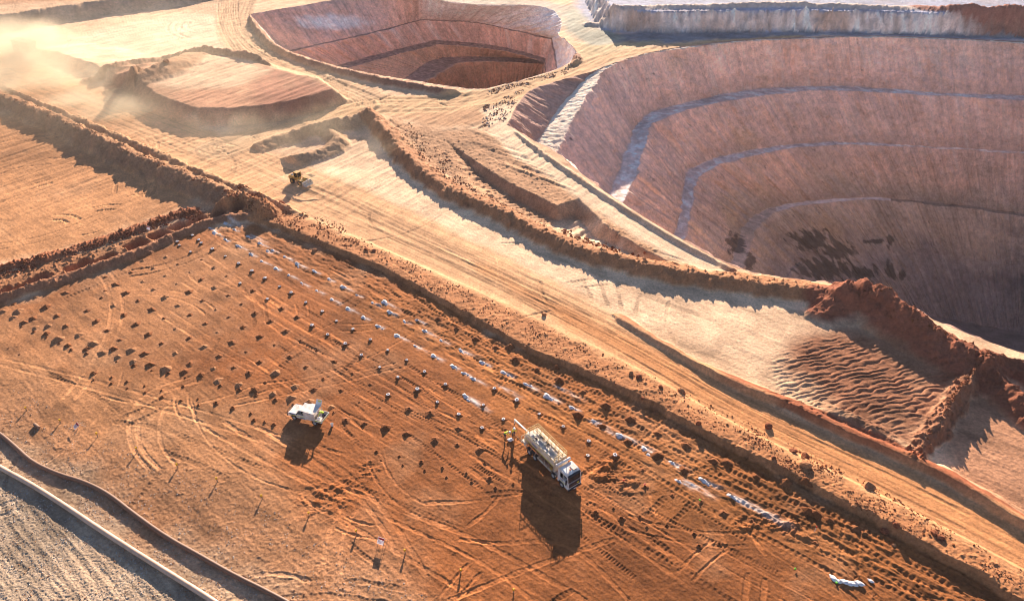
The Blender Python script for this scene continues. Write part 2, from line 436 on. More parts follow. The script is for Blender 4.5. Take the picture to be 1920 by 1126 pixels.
# ---- surface relief
al = fbm(U / 9.0, V / 0.8, 3, 80)                         # scraped along the rows
al2 = fbm(U / 2.6, V / 0.35, 2, 84)
iso = fbm(X / 1.6, Y / 1.6, 4, 87, .6)
fine = fbm(X / 0.45, Y / 0.45, 2, 95, .6)
cl = np.clip(fbm(X / 0.9, Y / 0.9, 3, 98, .6), 0, 2)
far_fade = 1 / (1 + (Y / 260) ** 2)
Zm += (Ru * (np.where(Ru < .42, .055, .11) * iso + 0.34 * cl ** 1.6 * np.clip(Ru * 1.6 - .2, 0, 1.2) + 0.07 * fine)).astype(np.float32)
Zm += ((0.3 + 0.7 * (Ru < .5)) * np.clip(Ru / .25, 0.15, 1) * (0.02 * al + 0.013 * al2)).astype(np.float32)
C *= (1 + 0.06 * al * np.clip(Ru / .25, .1, 1) + 0.10 * iso * Ru)[..., None]
gp = W([(-300, 790), (-20, 880), (120, 955), (400, 1130), (450, 1300), (-300, 1300)])
w = window(*zip(*gp), 3)
gm_ = sstep(-1, 1.5, sdist(X[w], Y[w], gp))
rw = fbm(U[w] / 9, V[w] / .55, 3, 151)
Zm[w] += (gm_ * (.034 * rw + .036 * fbm(X[w] / .22, Y[w] / .22, 2, 152, .7))).astype(np.float32)
C[w] *= (1 + gm_ * .22 * fbm(U[w] / 12, V[w] / .8, 3, 153))[..., None]
# far pads: broad machine scrapes that the low sun picks out
sc = fbm((X * .55 + Y * .83) / 16, (X * .83 - Y * .55) / 1.6, 3, 101)
padm = sstep(105, 150, Y) * (Ru < .35)
Zm += (0.16 * sc * padm).astype(np.float32)

# ripple field beside the big mound
rp = W([(1450, 668), (1520, 640), (1640, 620), (1790, 690), (1780, 740), (1700, 815), (1620, 800), (1520, 770), (1450, 720)])
w = window(*zip(*rp), 3)
x, y = X[w], Y[w]
m = sstep(-1.2, 1.6, sdist(x, y, rp))
kx, ky = x + .6 * perlin(x / 5, y / 5, 111), y + .8 * perlin(x / 6, y / 6, 112) + .34 * perlin(x / 1.4, y / 1.4, 115)
ph = (ky * .95 - kx * .30) / .80 * 2 * np.pi
Zm[w] += (m * 0.11 * (np.abs(np.sin(ph / 2 + .5 * perlin(x / 2, y / 2, 113))) ** 0.7 - .5) * 2 * np.clip(.75 + 1.3 * perlin(x / 2.4, y / 1.0, 114), .0, 1.4)).astype(np.float32)

# erosion gullies in the basin
bp = W([(850, 285), (900, 315), (1040, 390), (1090, 385), (1180, 455), (1130, 470), (1000, 415), (900, 360)])
w = window(*zip(*bp), 3)
x, y = X[w], Y[w]
m = sstep(-1.5, 2, sdist(x, y, bp))
Zm[w] += (m * 0.5 * fbm((x * RD[0] + y * RD[1]) / 1.6, (x * RN[0] + y * RN[1]) / 7, 3, 118)).astype(np.float32)
w = window(*zip(*W([(860, 225), (1000, 300), (1090, 365), (960, 340), (870, 280)])), 3)
Zm[w] += (0.22 * sstep(-1, 2, sdist(X[w], Y[w], W([(860, 225), (940, 255), (1090, 365), (1000, 345), (900, 290)]))) * fbm(U[w] / 25, V[w] / 1.6, 2, 119)).astype(np.float32)

# ---- tracks
def resamp0(p, n):
    q = np.concatenate([[0], np.cumsum(np.hypot(np.diff(p[:, 0]), np.diff(p[:, 1])))])
    t = np.linspace(0, q[-1], n)
    return np.stack([np.interp(t, q, p[:, 0]), np.interp(t, q, p[:, 1])], 1)


def wp(pts, n=2):
    return chaikin(W(pts), n)
rt = random.Random(3)
# long runs parallel to the rows
for k in range(42):
    py = rt.uniform(0, 1)
    sx = 470 + 760 * py + rt.uniform(-260, 60)
    sy = 440 + 400 * py + rt.uniform(-10, 130)
    x0, y0 = at(sx, sy)
    L = rt.uniform(8, 45)
    a = rt.gauss(0, .05)
    d = np.array([RD[0] * math.cos(a) - RD[1] * math.sin(a), RD[0] * math.sin(a) + RD[1] * math.cos(a)])
    pts = [(x0 + d[0] * L * s + RN[0] * .4 * math.sin(s * 5 + k), y0 + d[1] * L * s + RN[1] * .4 * math.sin(s * 5 + k)) for s in np.linspace(0, 1, 5)]
    if rt.random() < .45:
        track(pts, .5, .03, tread=.035, tint=-.12, period=rt.choice([.35, .45, .55]))
    else:
        track(pts, rt.uniform(.3, .5), .025, tint=.40, gap=rt.choice([0, 1.7, 1.8]))
# bulldozer walks next to the windrow
wl_ = np.array(chaikin(W([(462, 402), (557, 433), (632, 463), (687, 485), (757, 518), (870, 580), (967, 640), (1037, 667), (1127, 705), (1250, 762), (1305, 795), (1423, 852), (1507, 892), (1590, 938), (1657, 968), (1718, 1005), (1827, 1061), (1930, 1130), (2050, 1210)]), 2))
wl_ = resamp0(wl_, 60)
tg_ = np.gradient(wl_, axis=0)
tg_ /= np.hypot(tg_[:, 0], tg_[:, 1])[:, None]
nm_ = np.stack([tg_[:, 1], -tg_[:, 0]], 1)
stp = [tuple(q) for q in np.concatenate([wl_ + nm_ * 1.0, (wl_ + nm_ * 9.5)[::-1]])]
w = window(*zip(*stp), 3)
md = sstep(-1.5, 1.5, sdist(X[w], Y[w], stp))
Zm[w] += (md * (.10 * fbm(U[w] / 2.4, V[w] / .8, 3, 171) + .14 * np.clip(fbm(U[w] / 1.7, V[w] / 1.1, 3, 172), 0, 1) ** 1.5)).astype(np.float32)
C[w] *= (1 + .14 * md * fbm(U[w] / 8, V[w] / .7, 3, 173))[..., None]
for off, t0, t1, tr in [(1.6, .0, .95, .06), (2.9, .1, 1, .06), (4.2, .3, 1, .055), (5.6, .2, 1, .05), (6.9, .35, 1.0, .05), (8.4, .5, 1, .05), (11, .55, 1, .035)]:
    k0, k1 = int(t0 * 59), max(int(t1 * 59), int(t0 * 59) + 2)
    pts = [tuple(wl_[k] + nm_[k] * (off + .35 * math.sin(k * .5 + off))) for k in range(k0, k1 + 1)]
    track(pts, .6, .05, tread=tr, tint=-.10, period=.62)
for off in (3.5, 7.6):
    track([tuple(wl_[k] + nm_[k] * (off + .2 * math.sin(k * .3 + off))) for k in range(60)], .4, .03, tint=.22)
for k in range(22):
    cx, cy = at(rt.uniform(-20, 300), rt.uniform(250, 460))
    rr, a0, da = rt.uniform(4, 26), rt.uniform(0, 6.3), rt.uniform(.5, 2.0)
    track([(cx + rr * math.cos(a0 + da * q), cy + rr * math.sin(a0 + da * q)) for q in np.linspace(0, 1, 9)], .7, .07, tint=rt.choice([-.16, -.2, .15]), gap=rt.choice([0, 2.1]))
# wheel lines drawn along the haul road and out over the pad
rdp = np.array(chaikin(W([(0, 130), (300, 248), (560, 352), (900, 505), (1100, 604), (1250, 688), (1400, 777), (1700, 918), (1920, 1030)]), 2))
rdp = resamp0(rdp, 50)
rg = np.gradient(rdp, axis=0)
rg /= np.hypot(rg[:, 0], rg[:, 1])[:, None]
rm = np.stack([-rg[:, 1], rg[:, 0]], 1)
for k in range(34):
    o0 = rt.uniform(-6, 7)
    a, n = rt.randrange(0, 34), rt.randrange(8, 24)
    pts = []
    for q in range(a, min(49, a + n)):
        sh = 1 - .55 * min(1, max(0, (q - 18) / 12))
        pts.append(tuple(rdp[q] + rm[q] * (o0 * sh + .3 * math.sin(q * .4 + k))))
    if len(pts) > 3:
        track(pts, rt.uniform(.35, .7), .03, tint=rt.choice([-.2, -.26, -.16, .14]), gap=rt.choice([0, 0, 2.2]))
# light wheel lines and turning loops in the open ground
for pts in [[(-60, 655), (0, 671), (160, 708), (330, 755), (480, 800), (640, 850)], [(-60, 668), (0, 684), (160, 724), (330, 775), (500, 830)],
            [(440, 760), (560, 735), (640, 718), (700, 700), (760, 688)], [(440, 748), (540, 722), (650, 700), (745, 680)],
            [(190, 742), (240, 755), (330, 765), (420, 745), (470, 725)], [(280, 880), (245, 840), (240, 790), (260, 745), (300, 722), (360, 705)],
            [(300, 880), (262, 840), (256, 795), (276, 752), (316, 730), (380, 712)], [(330, 872), (300, 835), (298, 790), (316, 752), (350, 732)],
            [(620, 690), (700, 740), (790, 790), (880, 835)], [(560, 640), (700, 710), (760, 745), (850, 800)],
            [(480, 800), (620, 860), (700, 930), (760, 1010), (800, 1080)], [(500, 812), (600, 868), (680, 935), (735, 1015), (770, 1090)],
            [(420, 790), (560, 880), (760, 960), (900, 1010), (1100, 1126)], [(380, 800), (560, 900), (760, 985), (920, 1060), (1000, 1126)],
            [(860, 1010), (940, 1020), (1030, 1010), (1100, 1040), (1180, 1126)], [(560, 930), (720, 1020), (900, 1126)], [(840, 1126), (1000, 1060), (1150, 1010)]]:
    track(wp(pts), rt.uniform(.42, .6), .04, tint=.42)
for pts in [[(210, 790), (300, 800), (400, 842), (500, 880)], [(300, 845), (360, 865), (430, 900)], [(640, 900), (740, 940), (860, 990)], [(90, 700), (180, 740), (240, 780)], [(1120, 880), (1180, 930), (1240, 985)],
            [(1170, 870), (1140, 900), (1100, 935)], [(1250, 930), (1200, 975), (1130, 1030)], [(1300, 940), (1250, 990), (1210, 1040)], [(1090, 960), (1160, 1000), (1260, 1060)], [(640, 700), (690, 650)], [(520, 690), (600, 640)], [(120, 560), (250, 505)],
            [(1110, 560), (1090, 520)], [(1140, 575), (1125, 530)], [(1165, 580), (1158, 540)], [(1190, 590), (1200, 550)], [(1060, 530), (1130, 520)], [(1080, 540), (1140, 533)]]:
    track(wp(pts, 1), .7, .03, tread=.028, tint=-.24, period=.6)
# loops and crossings left by wheels all over the working floor
for k in range(44):
    sx, sy = rt.choice([(rt.uniform(0, 560), rt.uniform(690, 980)), (rt.uniform(500, 1200), rt.uniform(880, 1120)), (rt.uniform(1150, 1700), rt.uniform(900, 1120)), (rt.uniform(300, 1000), rt.uniform(560, 860))])
    cx, cy = at(sx, sy)
    rr = rt.uniform(5, 40)
    a0, da = rt.uniform(0, 6.3), rt.uniform(.25, 1.2)
    pts = [(cx + rr * (math.cos(a0 + da * q) - math.cos(a0)), cy + rr * (math.sin(a0 + da * q) - math.sin(a0))) for q in np.linspace(0, 1, 9)]
    if rt.random() < .6:
        track(pts, rt.uniform(.3, .5), .04, tint=rt.choice([.3, .35, .22]), gap=rt.choice([0, 1.7]))
    else:
        track(pts, .55, .03, tread=.018, tint=-.22, gap=rt.choice([0, 1.9]), period=.5)
# churned heaps where the machines turned
for (px, py, r0, hh) in [(610, 940, 4.5, .12), (640, 915, 3, .1), (590, 930, 2.5, .1), (1180, 905, 2, .3), (1150, 870, 2, .3), (1130, 890, 2.5, .3), (1490, 985, 2.5, .35), (1440, 975, 2.0, .3), (1400, 985, 2, .3), (690, 880, 2, .25)]:
    x0, y0 = at(px, py)
    w = window([x0], [y0], r0 * 1.6)
    q = np.exp(-((X[w] - x0) ** 2 + (Y[w] - y0) ** 2) / (r0 * .7) ** 2)
    nn = np.clip(fbm(X[w] / 1.5, Y[w] / 1.2, 4, 161, .6), -.3, 1)
    Zm[w] += (hh * q * nn).astype(np.float32)
    m = (.45 * q * sstep(-.2, .4, nn))[..., None]
    C[w] = C[w] * (1 - m) + np.array([.34, .115, .035]) * m
# arcs worn on the pads
for k in range(46):
    zonek = rt.choice([(60, 380, 40, 110), (380, 470, 10, 110), (20, 330, 240, 430), (650, 1000, 270, 400), (1050, 1550, 520, 690), (1750, 1920, 740, 930), (400, 560, 120, 180), (660, 900, 185, 225)])
    cx, cy = at(rt.uniform(zonek[0], zonek[1]), rt.uniform(zonek[2], zonek[3]))
    rr = rt.uniform(6, 30)
    a0, da = rt.uniform(0, 6.3), rt.uniform(.4, 1.5)
    pts = [(cx + rr * math.cos(a0 + da * s), cy + rr * math.sin(a0 + da * s)) for s in np.linspace(0, 1, 7)]
    track(pts, .6 if cy < 150 else 1.0, .06 if cy < 150 else .12, tint=-.10, gap=rt.choice([0, 2.2]))
# concentric ruts of the bend by the upper pit
for k in range(9):
    o = k * 9 - 36
    track(wp([(430 - o * .5, -20), (425 - o * .5, 30), (440 - o * .5, 70), (475 - o * .6, 105 + o * .35), (560, 138 + o * .28), (650, 170 + o * .3)]), .8, .16, tint=-.10)
for k in range(7):
    o = k * 6 - 18
    track(wp([(600 - o, 150 + o * .3), (668 - o * .9, 178), (690 - o, 196), (660, 212 - o * .3), (580, 232 - o * .3), (470, 256 - o * .3)]), .7, .12, tint=-.08)

# white powder smears behind the charged holes
def smear(px, py, L, wdt, amt, a=0.0):
    x0, y0 = at(px, py)
    d = np.array([RD[0] * math.cos(a) - RD[1] * math.sin(a), RD[0] * math.sin(a) + RD[1] * math.cos(a)])
    w = window([x0, x0 + d[0] * L], [y0, y0 + d[1] * L], wdt + .6)
    x, y = X[w] - x0, Y[w] - y0
    t, s = (x * d[0] + y * d[1]) / L, (-x * d[1] + y * d[0])
    f = np.exp(-(s / (wdt * (.35 + .65 * np.clip(t, 0, 1)))) ** 2) * sstep(-.12, .06, t) * sstep(1.0, .25, t)
    f = f * np.clip(.65 + .9 * perlin(t * L / 1.2, s / .16, 131), 0, 1.2)
    m = np.clip(f * amt, 0, .92)[..., None]
    C[w] = C[w] * (1 - m) + np.array([0.80, 0.74, 0.68]) * m
# ------------------------------------------------------------------ materials
def new_mat(name):
    m = bpy.data.materials.new(name)
    m.use_nodes = True
    nt = m.node_tree
    b = nt.nodes['Principled BSDF']
    return m, nt, b


def earth_mat(name, bump=0.5, fine_amt=0.35, scales=(0.35, 2.2, 9.0), dist=0.12):
    m, nt, b = new_mat(name)
    N, L = nt.nodes, nt.links
    a = N.new('ShaderNodeAttribute')
    a.attribute_name = 'Col'
    geo = N.new('ShaderNodeNewGeometry')
    val = None
    hts = []
    for i, s in enumerate(scales):
        n = N.new('ShaderNodeTexNoise')
        n.inputs['Scale'].default_value = s
        n.inputs['Detail'].default_value = 6
        n.inputs['Roughness'].default_value = 0.65
        L.new(geo.outputs['Position'], n.inputs['Vector'])
        mr = N.new('ShaderNodeMapRange')
        mr.inputs['From Min'].default_value = 0.3
        mr.inputs['From Max'].default_value = 0.7
        mr.inputs['To Min'].default_value = 1 - fine_amt * (0.7, 0.9, 1.0)[i]
        mr.inputs['To Max'].default_value = 1 + fine_amt * (0.7, 0.9, 1.0)[i]
        L.new(n.outputs['Fac'], mr.inputs['Value'])
        hts.append(n)
        if val is None:
            val = mr.outputs[0]
        else:
            mm = N.new('ShaderNodeMath')
            mm.operation = 'MULTIPLY'
            L.new(val, mm.inputs[0])
            L.new(mr.outputs[0], mm.inputs[1])
            val = mm.outputs[0]
    mul = N.new('ShaderNodeVectorMath')
    mul.operation = 'SCALE'
    L.new(a.outputs['Color'], mul.inputs[0])
    L.new(val, mul.inputs['Scale'])
    L.new(mul.outputs[0], b.inputs['Base Color'])
    b.inputs['Roughness'].default_value = 0.95
    b.inputs['Specular IOR Level'].default_value = 0.12
    add = N.new('ShaderNodeMath')
    add.operation = 'ADD'
    L.new(hts[1].outputs['Fac'], add.inputs[0])
    sc = N.new('ShaderNodeMath')
    sc.operation = 'MULTIPLY'
    sc.inputs[1].default_value = 0.35
    L.new(hts[2].outputs['Fac'], sc.inputs[0])
    L.new(sc.outputs[0], add.inputs[1])
    bp = N.new('ShaderNodeBump')
    bp.inputs['Strength'].default_value = bump
    bp.inputs['Distance'].default_value = dist
    L.new(add.outputs[0], bp.inputs['Height'])
    L.new(bp.outputs[0], b.inputs['Normal'])
    return m


def flat_mat(name, col, rough=0.6, metal=0.0, noise=0.12, nscale=6.0, spec=0.4, dirt=None, emit=None):
    m, nt, b = new_mat(name)
    N, L = nt.nodes, nt.links
    tc = N.new('ShaderNodeTexCoord')
    n = N.new('ShaderNodeTexNoise')
    n.inputs['Scale'].default_value = nscale
    n.inputs['Detail'].default_value = 5
    L.new(tc.outputs['Object'], n.inputs['Vector'])
    cr = N.new('ShaderNodeValToRGB')
    c0 = [c * (1 - noise * 1.6) for c in col]
    c1 = [min(1, c * (1 + noise)) for c in col]
    if dirt:
        c0 = [a * .55 + d * .45 for a, d in zip(col, dirt)]
    cr.color_ramp.elements[0].color = (*c0, 1)
    cr.color_ramp.elements[1].color = (*c1, 1)
    cr.color_ramp.elements[0].position = .32
    cr.color_ramp.elements[1].position = .6
    L.new(n.outputs['Fac'], cr.inputs[0])
    L.new(cr.outputs[0], b.inputs['Base Color'])
    b.inputs['Roughness'].default_value = rough
    b.inputs['Metallic'].default_value = metal
    b.inputs['Specular IOR Level'].default_value = spec
    return m


M_EARTH = earth_mat('earth', bump=.45, fine_amt=.32, scales=(0.35, 2.6, 11.0))
M_PIT = earth_mat('pit_rock', bump=.55, fine_amt=.24, scales=(0.10, 0.7, 3.2), dist=.5)


def grid_mesh(name, xyz, faces, colr, mat, kind=None):
    me = bpy.data.meshes.new(name)
    nv, nf = len(xyz), len(faces)
    me.vertices.add(nv)
    me.vertices.foreach_set('co', xyz.astype(np.float32).ravel())
    me.loops.add(nf * 4)
    me.loops.foreach_set('vertex_index', faces.astype(np.int32).ravel())
    me.polygons.add(nf)
    me.polygons.foreach_set('loop_start', np.arange(0, nf * 4, 4, dtype=np.int32))
    me.polygons.foreach_set('use_smooth', np.ones(nf, bool))
    at_ = me.attributes.new('Col', 'FLOAT_COLOR', 'POINT')
    c4 = np.ones((nv, 4), np.float32)
    c4[:, :3] = np.clip(colr, 0.01, 0.9)
    at_.data.foreach_set('color', c4.ravel())
    me.update(calc_edges=True)
    me.validate(verbose=False)
    me.materials.append(mat)
    o = bpy.data.objects.new(name, me)
    COL.objects.link(o)
    if kind:
        o['kind'] = kind
    return o


def gheight(x, y):
    """height of the ground under world points"""
    u, v = proj(np.asarray(x, float), np.maximum(np.asarray(y, float), 1))
    fc = np.clip(np.interp(u, cols, np.arange(NC)), 0, NC - 1.001)
    rr = rows[::-1]
    fr = np.clip(NR - 1 - np.interp(v, rr, np.arange(NR)), 0, NR - 1.001)
    c0, r0 = fc.astype(int), fr.astype(int)
    a, b = fc - c0, fr - r0
    return (ZZ[r0, c0] * (1 - a) * (1 - b) + ZZ[r0, c0 + 1] * a * (1 - b) + ZZ[r0 + 1, c0] * (1 - a) * b + ZZ[r0 + 1, c0 + 1] * a * b)


def gz(x, y):
    return float(gheight(np.array([x]), np.array([y]))[0])


# ------------------------------------------------------------------ open pits
def resamp(pts, n):
    p = np.array(pts, float)
    s = np.concatenate([[0], np.cumsum(np.hypot(np.diff(p[:, 0]), np.diff(p[:, 1])))])
    s /= s[-1]
    q = np.linspace(0, 1, n)
    return np.stack([np.interp(q, s, p[:, k]) for k in range(p.shape[1])], 1)


def level(secs, counts):
    """secs: list of pixel polylines with z; returns a closed ring of world points"""
    out = []
    for pts, n in zip(secs, counts):
        w3 = []
        for p in pts:
            x, y = at(p[0], p[1], p[2])
            w3.append((float(x), float(y), float(p[2])))
        if len(w3) > 2:
            w3 = chaikin(w3, 2)
        out.append(resamp(w3, n + 1)[:-1])
    return np.concatenate(out)


def zs(pts, z):
    return [(p[0], p[1], z) for p in pts]


# --- large pit
nA = [150, 620, 60, 120]
near_px = [(1990, 690), (1900, 655), (1800, 622), (1700, 574), (1620, 533), (1560, 531), (1470, 524), (1372, 500), (1290, 455), (1140, 366), (1045, 286)]


def near_ring(rim_near, depth, start, end):
    """hidden near wall: the near rim moved into the pit with depth, joined to the seen ends"""
    p = resamp(rim_near, nA[3] + 1)
    d = np.gradient(p[:, :2], axis=0)
    d /= np.hypot(d[:, 0], d[:, 1])[:, None]
    nrm = np.stack([d[:, 1], -d[:, 0]], 1)          # runs right to left: inside is to the right-hand side
    q = p.copy()
    q[:, :2] += nrm * (depth * .62)
    q[:, 2] = -depth
    t = np.linspace(0, 1, len(q))[:, None]
    e0, e1 = np.array(start) - q[0], np.array(end) - q[-1]
    q += e0 * np.clip(1 - t / .2, 0, 1) + e1 * np.clip(1 - (1 - t) / .25, 0, 1)
    return q[:-1]


def ringA(S1, S2, z1, z2, depth, rim_near=None):
    a = [(*at(p[0], p[1], zz), zz) for p, zz in zip(S1, z1)]
    a = resamp(chaikin([tuple(map(float, q)) for q in a], 2), nA[0] + 1)[:-1]
    b = [(*at(p[0], p[1], z2), z2) for p in S2]
    b = resamp(chaikin([tuple(map(float, q)) for q in b], 2), nA[1] + 1)
    b, last = b[:-1], b[-1]
    if rim_near is None:
        nr = [(*at(p[0], p[1], 0), 0.0) for p in near_px]
        nr = chaikin([tuple(map(float, q)) for q in nr], 2)
        nr[-1] = tuple(a[0])
        d = resamp(nr, nA[3] + 1)[:-1]
    else:
        e = rim_near[0].copy()
        end0 = np.array([e[0] - depth * .5, e[1] + depth * .35, -depth])
        d = near_ring(rim_near, depth, end0, a[0])
    first = d[0]
    mid = np.array([(last[0] + first[0]) / 2 + 95 - depth * .55, (last[1] + first[1]) / 2 + 12, last[2]])
    q = np.linspace(0, 1, nA[2] + 1)[:-1, None]
    m0 = np.array([last[0] + 55 - depth * .2, last[1] - 8, last[2]])
    m1 = np.array([first[0] + 70 - depth * .5, first[1] + 10, first[2]])
    c = (1 - q) ** 3 * last + 3 * (1 - q) ** 2 * q * m0 + 3 * (1 - q) * q * q * m1 + q ** 3 * first
    return np.concatenate([a, b, c, d])


IC2 = [(1133, 130), (1180, 110), (1250, 95), (1330, 84), (1400, 78), (1500, 73), (1600, 70), (1700, 71), (1800, 75), (1925, 82)]
OC = ringA([(950, 234), (968, 200), (990, 168), (1050, 150), (1112, 134)], [(1112, 134)] + [(a, b - 3) for a, b in IC2[1:]], [0, 0, 0, 0, 0], 0, 0)
# near rim for this ring starts where the wall starts
rimN = np.concatenate([OC[-nA[3]:], OC[:1]])
OT = ringA([(1003, 277), (1036, 224), (1064, 183), (1092, 152), (1119, 132)], [(1121, 131)] + [(a, b - 1.5) for a, b in IC2[1:]], [-6.5, -5, -3, -1.2, -.2], -.1, .4, rimN)
IC = ringA([(1043, 287), (1062, 250), (1085, 210), (1110, 168), (1133, 130)], IC2, [-6.8, -5.2, -3.2, -1.4, -.2], -.2, 1.0, rimN)
T1 = ringA([(1128, 392), (1150, 350), (1170, 300), (1190, 237)], [(1190, 237), (1215, 213), (1260, 200), (1330, 181), (1400, 170), (1480, 163), (1560, 161), (1650, 165), (1780, 176), (1925, 179)], [-15.7] * 4, -15.7, 15.7, rimN)
K1 = ringA([(1158, 408), (1180, 358), (1200, 308), (1222, 232)], [(1222, 232), (1262, 214), (1330, 195), (1430, 179), (1500, 172), (1560, 169), (1700, 176), (1925, 189)], [-15.7] * 4, -15.9, 16.5, rimN)
T2 = ringA([(1255, 462), (1277, 402), (1281, 346), (1290, 318)], [(1290, 318), (1330, 299), (1400, 282), (1500, 268), (1600, 266), (1700, 272), (1800, 278), (1925, 285)], [-31] * 4, -31, 31, rimN)
K2 = ringA([(1278, 474), (1293, 432), (1298, 380), (1309, 332)], [(1309, 332), (1342, 311), (1420, 290), (1500, 275), (1600, 270.5), (1760, 278), (1925, 288)], [-31] * 4, -31.2, 32, rimN)
T3 = ringA([(1350, 545), (1376, 480), (1386, 440), (1405, 408)], [(1405, 408), (1440, 390), (1500, 378), (1600, 371), (1650, 370), (1800, 384), (1925, 401)], [-48] * 4, -48, 48, rimN)
K3 = ringA([(1375, 555), (1400, 490), (1410, 450), (1427, 416)], [(1427, 416), (1457, 397), (1510, 383), (1600, 375.5), (1660, 375), (1800, 389), (1925, 407)], [-48] * 4, -48.2, 49, rimN)
T4 = ringA([(1440, 605), (1463, 540), (1475, 510), (1500, 488)], [(1500, 488), (1560, 474), (1640, 468), (1720, 472), (1800, 483), (1925, 501)], [-63.5] * 4, -63.5, 63.5, rimN)
K4 = ringA([(1442, 607), (1466, 541), (1478, 512), (1503, 489)], [(1503, 489), (1562, 476), (1642, 470), (1722, 474), (1800, 486), (1925, 504)], [-63.5] * 4, -63.8, 65, rimN)
T5 = ringA([(1540, 690), (1560, 640), (1575, 610), (1600, 594)], [(1600, 594), (1660, 585), (1720, 588), (1800, 602), (1925, 626)], [-81] * 4, -81, 81, rimN)


def build_pit(name, rings, nrow, colfun, rugged, grain=1.0):
    Rg = [np.array(r) for r in rings]
    n = len(Rg[0])
    cen = Rg[-1].mean(0)
    Rg.append(Rg[-1] * .12 + cen * .88)
    nrow = list(nrow) + [14]
    stripes, segid, tt = [], [], []
    for i in range(len(Rg) - 1):
        k = nrow[i]
        for j in range(k):
            t = j / k
            stripes.append(Rg[i] * (1 - t) + Rg[i + 1] * t)
            segid.append(i)
            tt.append(t)
    stripes.append(Rg[-1])
    segid.append(len(Rg) - 2)
    tt.append(1.0)
    G = np.stack(stripes)                         # rows x n x 3
    m = G.shape[0]
    seg = np.array(segid)[:, None] * np.ones((1, n))
    T = np.array(tt)[:, None] * np.ones((1, n))
    ringlen = np.concatenate([[0], np.cumsum(np.hypot(np.diff(Rg[0][:, 0]), np.diff(Rg[0][:, 1])))])
    A = ringlen[None, :] * np.ones((m, 1))
    # outward horizontal normal
    d = np.roll(G, -1, 1) - np.roll(G, 1, 1)
    L = np.hypot(d[..., 0], d[..., 1]) + 1e-6
    nx, ny = d[..., 1] / L, -d[..., 0] / L
    x, y, z = G[..., 0], G[..., 1], G[..., 2]
    zsl = -z
    edge = np.minimum(1, np.minimum(T, 1 - T) * 10)
    edge = np.where(np.isin(seg, rugged), edge, 0)
    flute = perlin(A / .9, zsl / 14, 201) * .34 + perlin(A / 3.2, zsl / 9, 202) * .75 + perlin(A / 9.0, zsl / 11, 203) * .8
    rock = fbm(A / 3.0, zsl / 2.0, 4, 204, .62) * .34
    disp = (flute + rock) * (0.25 + .75 * edge) * np.isin(seg, rugged) * grain
    lv = np.floor((seg + 1) / 2)
    wav = perlin(A / 9, lv * 3.3, 207) * .7 + perlin(A / 2.6, seg * 3.3, 210) * .4 + perlin(A / 1.1, seg * 5.1, 208) * .25
    disp = disp + wav * grain * (seg > 0.5)
    G[..., 0] += nx * disp
    G[..., 1] += ny * disp
    benchm = ~np.isin(seg, rugged)
    G[..., 2] += np.where(benchm & (seg > 0), .18 * fbm(x / 1.4, y / 1.4, 3, 209), 0) * grain
    colr = colfun(A, G[..., 2], T, seg, x, y)
    return G, colr


def finish_pit(name, G, colr, label_kind):
    # lip tucked under the ground outside the rim
    rim = G[0]
    cen = G[-1].mean(0)
    d = np.roll(rim, -1, 0) - np.roll(rim, 1, 0)
    L = np.hypot(d[:, 0], d[:, 1]) + 1e-6
    n = np.stack([d[:, 1] / L, -d[:, 0] / L], 1)
    if np.mean((rim[:, 0] - cen[0]) * n[:, 0] + (rim[:, 1] - cen[1]) * n[:, 1]) < 0:
        n = -n
    lip = rim.copy()
    lip[:, :2] += n * 1.2
    lip[:, 2] -= .9
    G = np.concatenate([lip[None], G])
    colr = np.concatenate([colr[:1], colr])
    m, nn = G.shape[:2]
    i = np.arange(m - 1)[:, None] * nn
    j = np.arange(nn)[None, :]
    j1 = (j + 1) % nn
    f = np.stack([i + j, i + j1, i + nn + j1, i + nn + j], -1).reshape(-1, 4)
    o = grid_mesh(name, G.reshape(-1, 3), f, colr.reshape(-1, 3), M_PIT, 'structure')
    bm = bmesh.new()
    bm.from_mesh(o.data)
    bm.faces.ensure_lookup_table()
    if sum(fc.normal.z for fc in bm.faces) < 0:
        bmesh.ops.reverse_faces(bm, faces=bm.faces)
        bm.to_mesh(o.data)
    bm.free()
    return o


